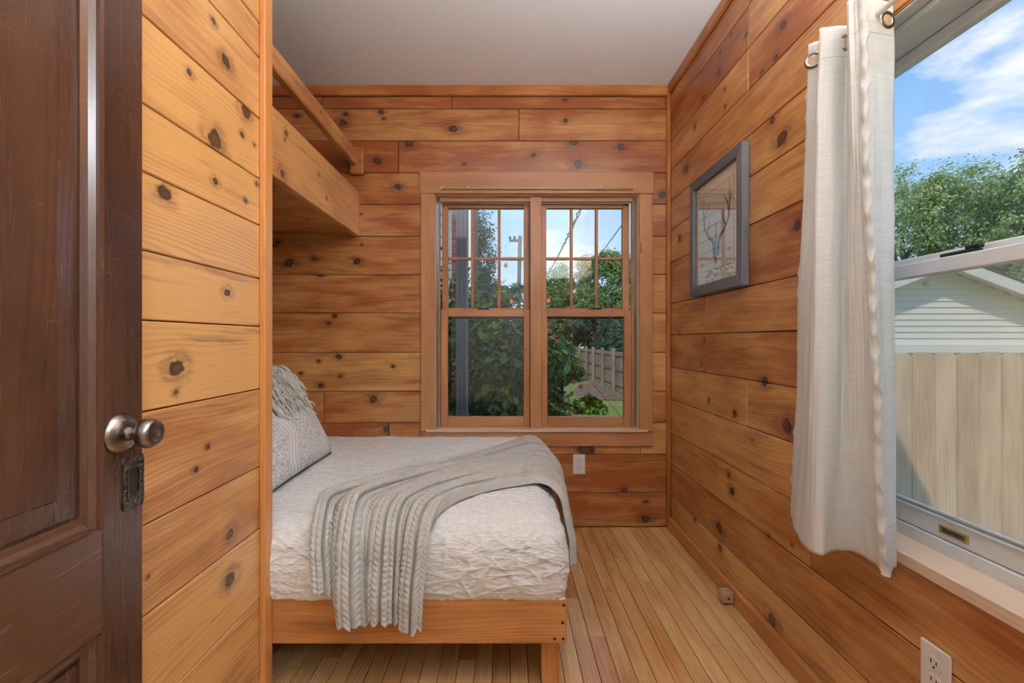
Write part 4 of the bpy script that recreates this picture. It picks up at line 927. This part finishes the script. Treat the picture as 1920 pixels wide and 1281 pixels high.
# ---- pillows
def pillow(name, cx, cy, cz, w, h, t, lean, yaw, mat, nu=60, nv=30, crinkle=.004, seed=0):
    """cushion standing on its long edge: local u along Y, v up, bulging along X"""
    vs = []; uvs = []; fs = []
    def pos(u, v, s):
        a, b = 2*u-1, 2*v-1
        k = max(0, (1-abs(a)**3.2))*max(0, (1-abs(b)**3.2)); k = k**.5
        pin = 1-.07*(1-abs(a))*abs(b)**3*0-.05*(1-a*a)*(abs(b)**2); pin2 = 1-.045*(1-b*b)*(a*a)
        yy = a*w/2*pin2; zz = b*h/2*pin; xx = s*t/2*k
        xx += crinkle*mn.noise(Vector((yy*9, zz*9, seed+s)))*k
        return Vector((xx, yy, zz))
    for s in (1, -1):
        for i in range(nu+1):
            for j in range(nv+1): vs.append(pos(i/nu, j/nv, s)); uvs.append((i/nu, j/nv))
    n1 = nv+1; N0 = (nu+1)*n1
    for i in range(nu):
        for j in range(nv):
            a = i*n1+j; fs.append((a, a+n1, a+n1+1, a+1)); a += N0; fs.append((a, a+1, a+n1+1, a+n1))
    o = meshobj(name, vs, fs, mat, None, None, True, uvs)
    bm = bmesh.new(); bm.from_mesh(o.data); bmesh.ops.remove_doubles(bm, verts=bm.verts, dist=1e-5); bm.to_mesh(o.data); bm.free()
    o.location = (cx, cy, cz); o.rotation_euler = (0, -lean, yaw); return o
lp = pillow('patterned_pillow', -.905, 1.86, .642, .78, .27, .15, .48, .02, 'pillow_print'); tag(lp, 'white lumbar pillow printed with grey scrollwork and tiles', 'pillow')
lp2 = tube('edge_cord', [lp.matrix_basis @ Vector((0, y, -.135+.0065*(1-(y/.39)**2))) for y in np.linspace(-.37, .385, 40)], .004, 'antler_ink_pale', lp, 6)
fpw = empty('fringed_pillow', (-1.06, 2.0, .52)); tag(fpw, 'cream cushion covered in shaggy woven fringe behind the patterned pillow', 'pillow')
fp = pillow('cushion', -1.045, 1.99, .737, .52, .42, .17, .28, .04, 'fringe_yarn', crinkle=.01, seed=4); attach(fp, fpw)
def fringe():
    rng = random.Random(12); vs = []; fs = []
    Mx = fp.matrix_basis if False else (Matrix.Translation((-1.045, 1.99, .737)) @ Matrix.Rotation(.04, 4, 'Z') @ Matrix.Rotation(-.28, 4, 'Y'))
    def strand(p, d, L, r):
        k = 5; pts = []; q = p.copy(); dd = d.copy()
        for i in range(k):
            pts.append(q.copy()); dd = (dd+Vector((rng.uniform(-.22, .28), rng.uniform(-.3, .3), -.42))).normalized(); q = q+dd*L/k
        pts.append(q); b0 = len(vs); side = Vector((0, 1, .2)).normalized(); up = Vector((1, 0, .3)).normalized()
        for i, x in enumerate(pts):
            rr = r*(1.0 if i < k else .7)
            for a in range(4): t = a*PI/2; vs.append(x+(side*math.cos(t)+up*math.sin(t))*rr)
        for i in range(k):
            for a in range(4): fs.append((b0+4*i+a, b0+4*i+(a+1) % 4, b0+4*i+4+(a+1) % 4, b0+4*i+4+a))
        fs.append(tuple(b0+4*k+a for a in range(4)))
    for row in range(9):
        b = .98-row*.2
        for m in range(46):
            a = -1+2*(m+rng.random())/46
            k = math.sqrt(max(0, (1-abs(a)**3.2))*max(0, 1-abs(b)**3.2))
            base = Mx @ Vector((.085*k+.004, a*.255, b*.205))
            for s in range(3):
                strand(base+Vector((rng.uniform(-.004, .004), rng.uniform(-.009, .009), rng.uniform(-.008, .008))), Vector((rng.uniform(.4, 1.0), rng.uniform(-.4, .4)+(.5 if a > .92 else 0), rng.uniform(-.1, .8))).normalized(), rng.uniform(.06, .105), rng.uniform(.0026, .0042))
    for m in range(60):      # far edge tassels
        z = -1+2*rng.random(); base = Mx @ Vector((rng.uniform(-.02, .03), .255, z*.2))
        for s in range(3): strand(base, Vector((rng.uniform(-.2, .6), 1, rng.uniform(-.2, .6))).normalized(), rng.uniform(.04, .08), .0022)
    o = meshobj('fringe', vs, fs, 'fringe_yarn', None, None, True); attach(o, fpw); tag(o, kind='stuff')
fringe()

# ================================================================== WALL OUTLETS
def outlet(name, label, origin, right, up, normal, w=.070, h=.114):
    o = empty(name, origin); tag(o, label, 'outlet', 'white duplex wall outlets')
    R = Vector(right); U = Vector(up); N = Vector(normal); Or = Vector(origin)
    Mx = Matrix((R, U, N)).transposed().to_4x4(); Mx.translation = Or
    def put(nm, bm, mat):
        bm.transform(Mx); bm.normal_update(); return bmobj(nm, bm, mat, o) if False else attach_bm(nm, bm, mat)
    def attach_bm(nm, bm, mat):
        q = bmobj(nm, bm, mat); attach(q, o); return q
    bm = boxbm(w, h, .006, .0025, 2); bmesh.ops.translate(bm, verts=bm.verts, vec=(0, 0, .003)); put('cover_plate', bm, 'white_plastic')
    for s in (-1, 1):
        cy = s*.0195; vs = []
        bm = bmesh.new(); n = 28
        for z in (.0055, .0078):
            ring = []
            for i in range(n):
                t = 2*PI*i/n; x, y = .0172*math.cos(t), .0172*math.sin(t); y = max(-.0138, min(.0138, y)); ring.append(bm.verts.new((x, cy+y, z)))
            vs.append(ring)
        for i in range(n): bm.faces.new((vs[0][i], vs[0][(i+1) % n], vs[1][(i+1) % n], vs[1][i]))
        bm.faces.new(vs[1]); f = put('socket', bm, 'white_plastic')
        for (dx, hh) in ((-.0063, .0085), (.0063, .0068)):
            bm = boxbm(.0022, hh, .001); bmesh.ops.translate(bm, verts=bm.verts, vec=(dx, cy+.0035, .0080)); q = put('slot', bm, 'dark_slot'); q.parent = None; attach(q, f)
        bm = bmesh.new(); bmesh.ops.create_cone(bm, cap_ends=True, segments=12, radius1=.0024, radius2=.0024, depth=.001); bmesh.ops.translate(bm, verts=bm.verts, vec=(0, cy-.0075, .0080)); q = put('slot', bm, 'dark_slot'); q.parent = None; attach(q, f)
    bm = bmesh.new(); bmesh.ops.create_cone(bm, cap_ends=True, segments=14, radius1=.003, radius2=.0026, depth=.0015); bmesh.ops.translate(bm, verts=bm.verts, vec=(0, 0, .0065)); put('screw', bm, 'white_plastic')
c = pt(1085.5, 870.5, D)
outlet('wall_outlet', 'small white outlet on the back wall beneath the window', (c.x, D-.0002, c.z), (1, 0, 0), (0, 0, 1), (0, -1, 0))
yo = F*XR/(1757.5-VX)
outlet('wall_outlet', 'large white outlet low on the right wall under the sill', (XR-.0002, yo, H+(VY-1262)*yo/F), (0, -1, 0), (0, 0, 1), (-1, 0, 0))
c = pt(510, 704, D)
outlet('wall_outlet', 'white wall plate half hidden behind the fringed pillow', (c.x-.005, D-.0002, c.z), (1, 0, 0), (0, 0, 1), (0, -1, 0))

# ================================================================== FRAMED PRINT
fy0, fy1, fz0, fz1 = 1.775, 2.285, 1.278, 1.832
fr = empty('framed_print', (XR-.02, (fy0+fy1)/2, fz0)); tag(fr, 'dark grey wooden frame with an antler drawing on the right wall', 'picture')
fx0, fx1 = XR-.030, XR-.001; fw = .046
def member(p, q, ins):       # mitred member between outer corners p,q ; ins = inner corners
    (ya, za), (yb, zb2) = p, q; (yc_, zc_), (yd, zd) = ins
    ln = Vector((0, yb-ya, zb2-za)); vert = abs(ln.z) > abs(ln.y)
    vs = []
    for x, k in ((fx0, 0.004), (fx1, 0)):
        for (y, z) in ((ya, za), (yb, zb2), (yc_, zc_), (yd, zd)): vs.append((x, y, z))
    cc = sum((Vector(v) for v in vs), Vector())/8
    if vert: Rm = Matrix(((0, 1, 0), (0, 0, 1), (1, 0, 0)))
    else: Rm = Matrix(((0, -1, 0), (1, 0, 0), (0, 0, 1)))
    lv = [Rm.transposed() @ (Vector(v)-cc) for v in vs]
    bm = bmesh.new(); V = [bm.verts.new(v) for v in lv]
    for f in ((0, 1, 2, 3), (7, 6, 5, 4), (0, 4, 5, 1), (1, 5, 6, 2), (2, 6, 7, 3), (3, 7, 4, 0)): bm.faces.new([V[i] for i in f])
    bmesh.ops.recalc_face_normals(bm, faces=bm.faces); bmesh.ops.bevel(bm, geom=list(bm.edges), offset=.002, segments=1, affect='EDGES')
    o = bmobj('frame_member', bm, 'grey_frame'); o.matrix_basis = Matrix.Translation(cc) @ Rm.to_4x4(); attach(o, fr); o['tone'] = .0
O = [(fy0, fz0), (fy1, fz0), (fy1, fz1), (fy0, fz1)]; I = [(fy0+fw, fz0+fw), (fy1-fw, fz0+fw), (fy1-fw, fz1-fw), (fy0+fw, fz1-fw)]
for k in range(4): member(O[k], O[(k+1) % 4], (I[(k+1) % 4], I[k]))
box('mat', XR-.012, XR-.010, fy0+fw-.004, fy1-fw+.004, fz0+fw-.004, fz1-fw+.004, 'mat_board', fr)
a0, a1, b0, b1 = fy0+.100, fy1-.095, fz0+.105, fz1-.098
box('bevel', XR-.0126, XR-.0121, a0-.004, a1+.004, b0-.004, b1+.004, 'bevel_line', fr)
pr = box('print', XR-.0132, XR-.0127, a0, a1, b0, b1, 'print_paper', fr)
box('pane', XR-.022, XR-.020, fy0+fw-.003, fy1-fw+.003, fz0+fw-.003, fz1-fw+.003, 'picture_glass', fr)
def stroke(nm, pts, w, mat):
    P = [catmull([(p[0], p[1], 0) for p in pts], t/24) for t in range(25)]; vs = []; fs = []
    for i, p in enumerate(P):
        d = (P[min(i+1, 24)]-P[max(i-1, 0)]).normalized(); n = Vector((-d.y, d.x, 0)); ww = w*(1-.85*(i/24)**1.5)
        for s in (-1, 1):
            q = p+n*s*ww; vs.append((XR-.0135, q.x, q.y))
    for i in range(24): fs.append((2*i, 2*i+1, 2*i+3, 2*i+2))
    meshobj(nm, vs, fs, mat, pr)
ay = (a0+a1)/2; az = b0
for s, ink in ((-1, 'antler_ink'), (1, 'antler_ink')):
    f = lambda u, v: (ay+s*u, az+v)
    stroke('antler', [f(.02, .05), f(.03, .12), f(.085, .16), f(.125, .22), f(.118, .335)], .010, ink)
    stroke('antler', [f(.115, .20), f(.11, .25), f(.07, .30)], .007, ink)
    stroke('antler', [f(.09, .165), f(.07, .20), f(.062, .25)], .006, ink)
    stroke('antler', [f(.122, .25), f(.135, .28), f(.14, .32)], .005, ink)
stroke('antler', [(ay, az+.02), (ay+.006, az+.09), (ay, az+.15), (ay-.004, az+.20)], .011, 'antler_ink_pale')

# ================================================================== CURTAIN
TP = [(.900, 1.285), (.817, 1.258), (.850, 1.225), (.803, 1.194), (.830, 1.182), (.865, 1.172), (.809, 1.104), (.812, 1.088), (.823, 1.078), (.872, 1.090), (.915, 1.100)]
BP = [(.905, 1.450), (.880, 1.437), (.800, 1.280), (.767, 1.190), (.775, 1.145), (.834, 1.171), (.872, 1.165), (.878, 1.110), (.856, 1.052), (.878, 1.062), (.910, 1.083)]
cu = empty('curtain', (.86, 1.2, .53)); tag(cu, 'white slub linen grommet curtain gathered beside the right window', 'curtain')
def curtain():
    NU, NZ = 260, 150; z0, z1 = .535, 1.867; g = np.zeros((NZ+1, NU+1, 3))
    Tp = [catmull([(a, b, 0) for a, b in TP], u/NU) for u in range(NU+1)]; Bp = [catmull([(a, b, 0) for a, b in BP], u/NU) for u in range(NU+1)]
    for k in range(NZ+1):
        t = k/NZ; e = t**.85
        for u in range(NU+1):
            p = Bp[u].lerp(Tp[u], e); uu = u/NU
            x = p.x+.004*mn.noise(Vector((uu*14, t*5, 1)))+.0025*mn.noise(Vector((uu*40, t*9, 2)))
            y = p.y+.004*mn.noise(Vector((uu*14, t*5, 7)))
            if uu < .1: x += .006*mn.noise(Vector((uu*9, t*45, 3))); y += .006*mn.noise(Vector((uu*9, t*45, 4)))
            z = z0+(z1-z0)*t
            g[k, u] = (min(x, .922), y, z)
    vs = list(map(tuple, g.reshape(-1, 3))); n1 = NU+1; fs = []
    for k in range(NZ):
        for u in range(NU): a = k*n1+u; fs.append((a, a+1, a+n1+1, a+n1))
    o = meshobj('panel', vs, fs, 'curtain_linen', cu, None, True); m = o.modifiers.new('thick', 'SOLIDIFY'); m.thickness = .0014; m.offset = 0
    # ruffled seam down the leading fold
    u = int(NU*.8); vs = []; fs = []
    for k in range(NZ*3+1):
        t = k/(NZ*3); kk = min(NZ, int(t*NZ)); p = Vector(g[kk, u]); p.z = z0+(z1-z0)*t
        w = .0045*math.sin(t*150)+.004*math.sin(t*67+1)
        for (dx, dy) in ((.006, .002), (.005+w*.7, -.008+w*.2), (-.002+w, -.015+w*.3), (-.008+w*.5, -.007), (-.007, .002)): vs.append((p.x+dx, p.y+dy, p.z))
    for k in range(NZ*3):
        for i in range(4): fs.append((5*k+i, 5*k+i+1, 5*k+6+i, 5*k+5+i))
    meshobj('ruffle_seam', vs, fs, 'curtain_linen', cu, None, True)
    # stitched hem and header bands
    for nm, ka, kb_, in (('hem_seam', int(NZ*.085), 1), ('header_seam', int(NZ*.945), 1)):
        for side in (-1,):
            pts = [Vector(g[ka, i]) for i in range(2, NU-2, 2)]; tube(nm, pts, .0016, 'curtain_linen', cu, 5)
    # grommets on the rod
    for uf, r in ((.95, .02), (.47, .02), (.14, .02)):
        i = int(NU*uf); k = int(NZ*.972); c = Vector(g[k, i]); tx = Vector(g[k, i+3])-Vector(g[k, i-3]); n = Vector((-tx.y, tx.x, 0)).normalized()
        if n.y > 0: n = -n
        bm = bmesh.new(); b_ = n.orthogonal().normalized(); c_ = n.cross(b_); R_ = []
        for k2 in range(28):
            t = 2*PI*k2/28; e = b_*math.cos(t)+c_*math.sin(t); R_.append([bm.verts.new(c+e*(.0175+.0052*math.cos(q))+n*.0032*math.sin(q)) for q in [2*PI*w/8 for w in range(8)]])
        for k2 in range(28):
            for w in range(8): bm.faces.new((R_[k2][w], R_[k2][(w+1) % 8], R_[(k2+1) % 28][(w+1) % 8], R_[(k2+1) % 28][w]))
        bmesh.ops.recalc_face_normals(bm, faces=bm.faces); bmobj('grommet', bm, 'nickel', cu, smooth=True)
        bm = bmesh.new(); vv = [bm.verts.new(c+n*.0014+(b_*math.cos(2*PI*w/24)+c_*math.sin(2*PI*w/24))*.014) for w in range(24)]; bm.faces.new(vv); bmobj('grommet_eye', bm, 'wood_block', cu)
curtain()
r2 = empty('curtain_rod', (.87, .8, 1.833)); tag(r2, 'thin white rod carrying the linen curtain at the right window', 'curtain rod')
tube('rod', [(.868, .12, 1.829), (.868, 1.33, 1.829)], .0062, 'vinyl', r2, 12)
for y in (.14, 1.325): box('bracket', .862, XR-.0005, y-.006, y+.006, 1.822, 1.836, 'vinyl', r2, .001)

# ================================================================== ADDED FILL LIGHTS (unseen, out of frame: bedroom and hall)
def add_hall_fill(label, x, y, z, power, r=.14):
    l = empty('pendant_lamp', (x, y, z)); tag(l, label, 'lamp')
    lathe('canopy', [(.06, 0), (.055, .02), (.012, .03)], (0, 0, -1), (x, y, ZC-.0005), 'vinyl', l, 24)
    tube('cord', [(x, y, ZC-.03), (x, y, z+r)], .004, 'vinyl', l, 8)
    if 'lamp_glass' not in M:
        n = NT('lamp_glass'); e = n.new('ShaderNodeEmission'); e.inputs[0].default_value = (.80, .91, 1, 1); e.inputs[1].default_value = 1.0; n.put(e.outputs[0], n.out.inputs[0]); M['lamp_glass'] = n.m
    m = M['lamp_glass'].copy(); m.node_tree.nodes['Emission'].inputs[1].default_value = power
    lathe('globe', [(r*math.sin(PI*k/16)+.001, -r*math.cos(PI*k/16)) for k in range(17)], (0, 0, 1), (x, y, z), m, l, 32)
add_hall_fill('round white glass pendant lamp hanging in the hall', .62, -1.0, 2.1, 70)  # added fill light behind the camera, no such lamp seen
def add_corner_fill(label, x, y, z, power):
    l = empty('floor_lamp', (x, y, 0)); tag(l, label, 'lamp')
    lathe('base', [(.13, 0), (.13, .015), (.02, .03)], (0, 0, 1), (x, y, .0005), 'nickel', l, 32)
    tube('pole', [(x, y, .02), (x, y, z-.06)], .011, 'nickel', l, 12)
    lathe('bowl', [(.02, -.08), (.09, -.06), (.15, -.01), (.17, .03), (.163, .03), (.145, -.004), (.085, -.052), (.01, -.07)], (0, 0, 1), (x, y, z), 'vinyl', l, 40)
    m = M['lamp_glass'].copy(); m.node_tree.nodes['Emission'].inputs[1].default_value = power
    lathe('bulb_disc', [(.11, 0), (.11, .004), (.10, .006)], (0, 0, 1), (x, y, z-.008), m, l, 32)
add_corner_fill('tall uplighter floor lamp standing in the corner by the doorway', .62, .24, 1.72, 700)  # added uplighter, bounces the room's main fill off the ceiling
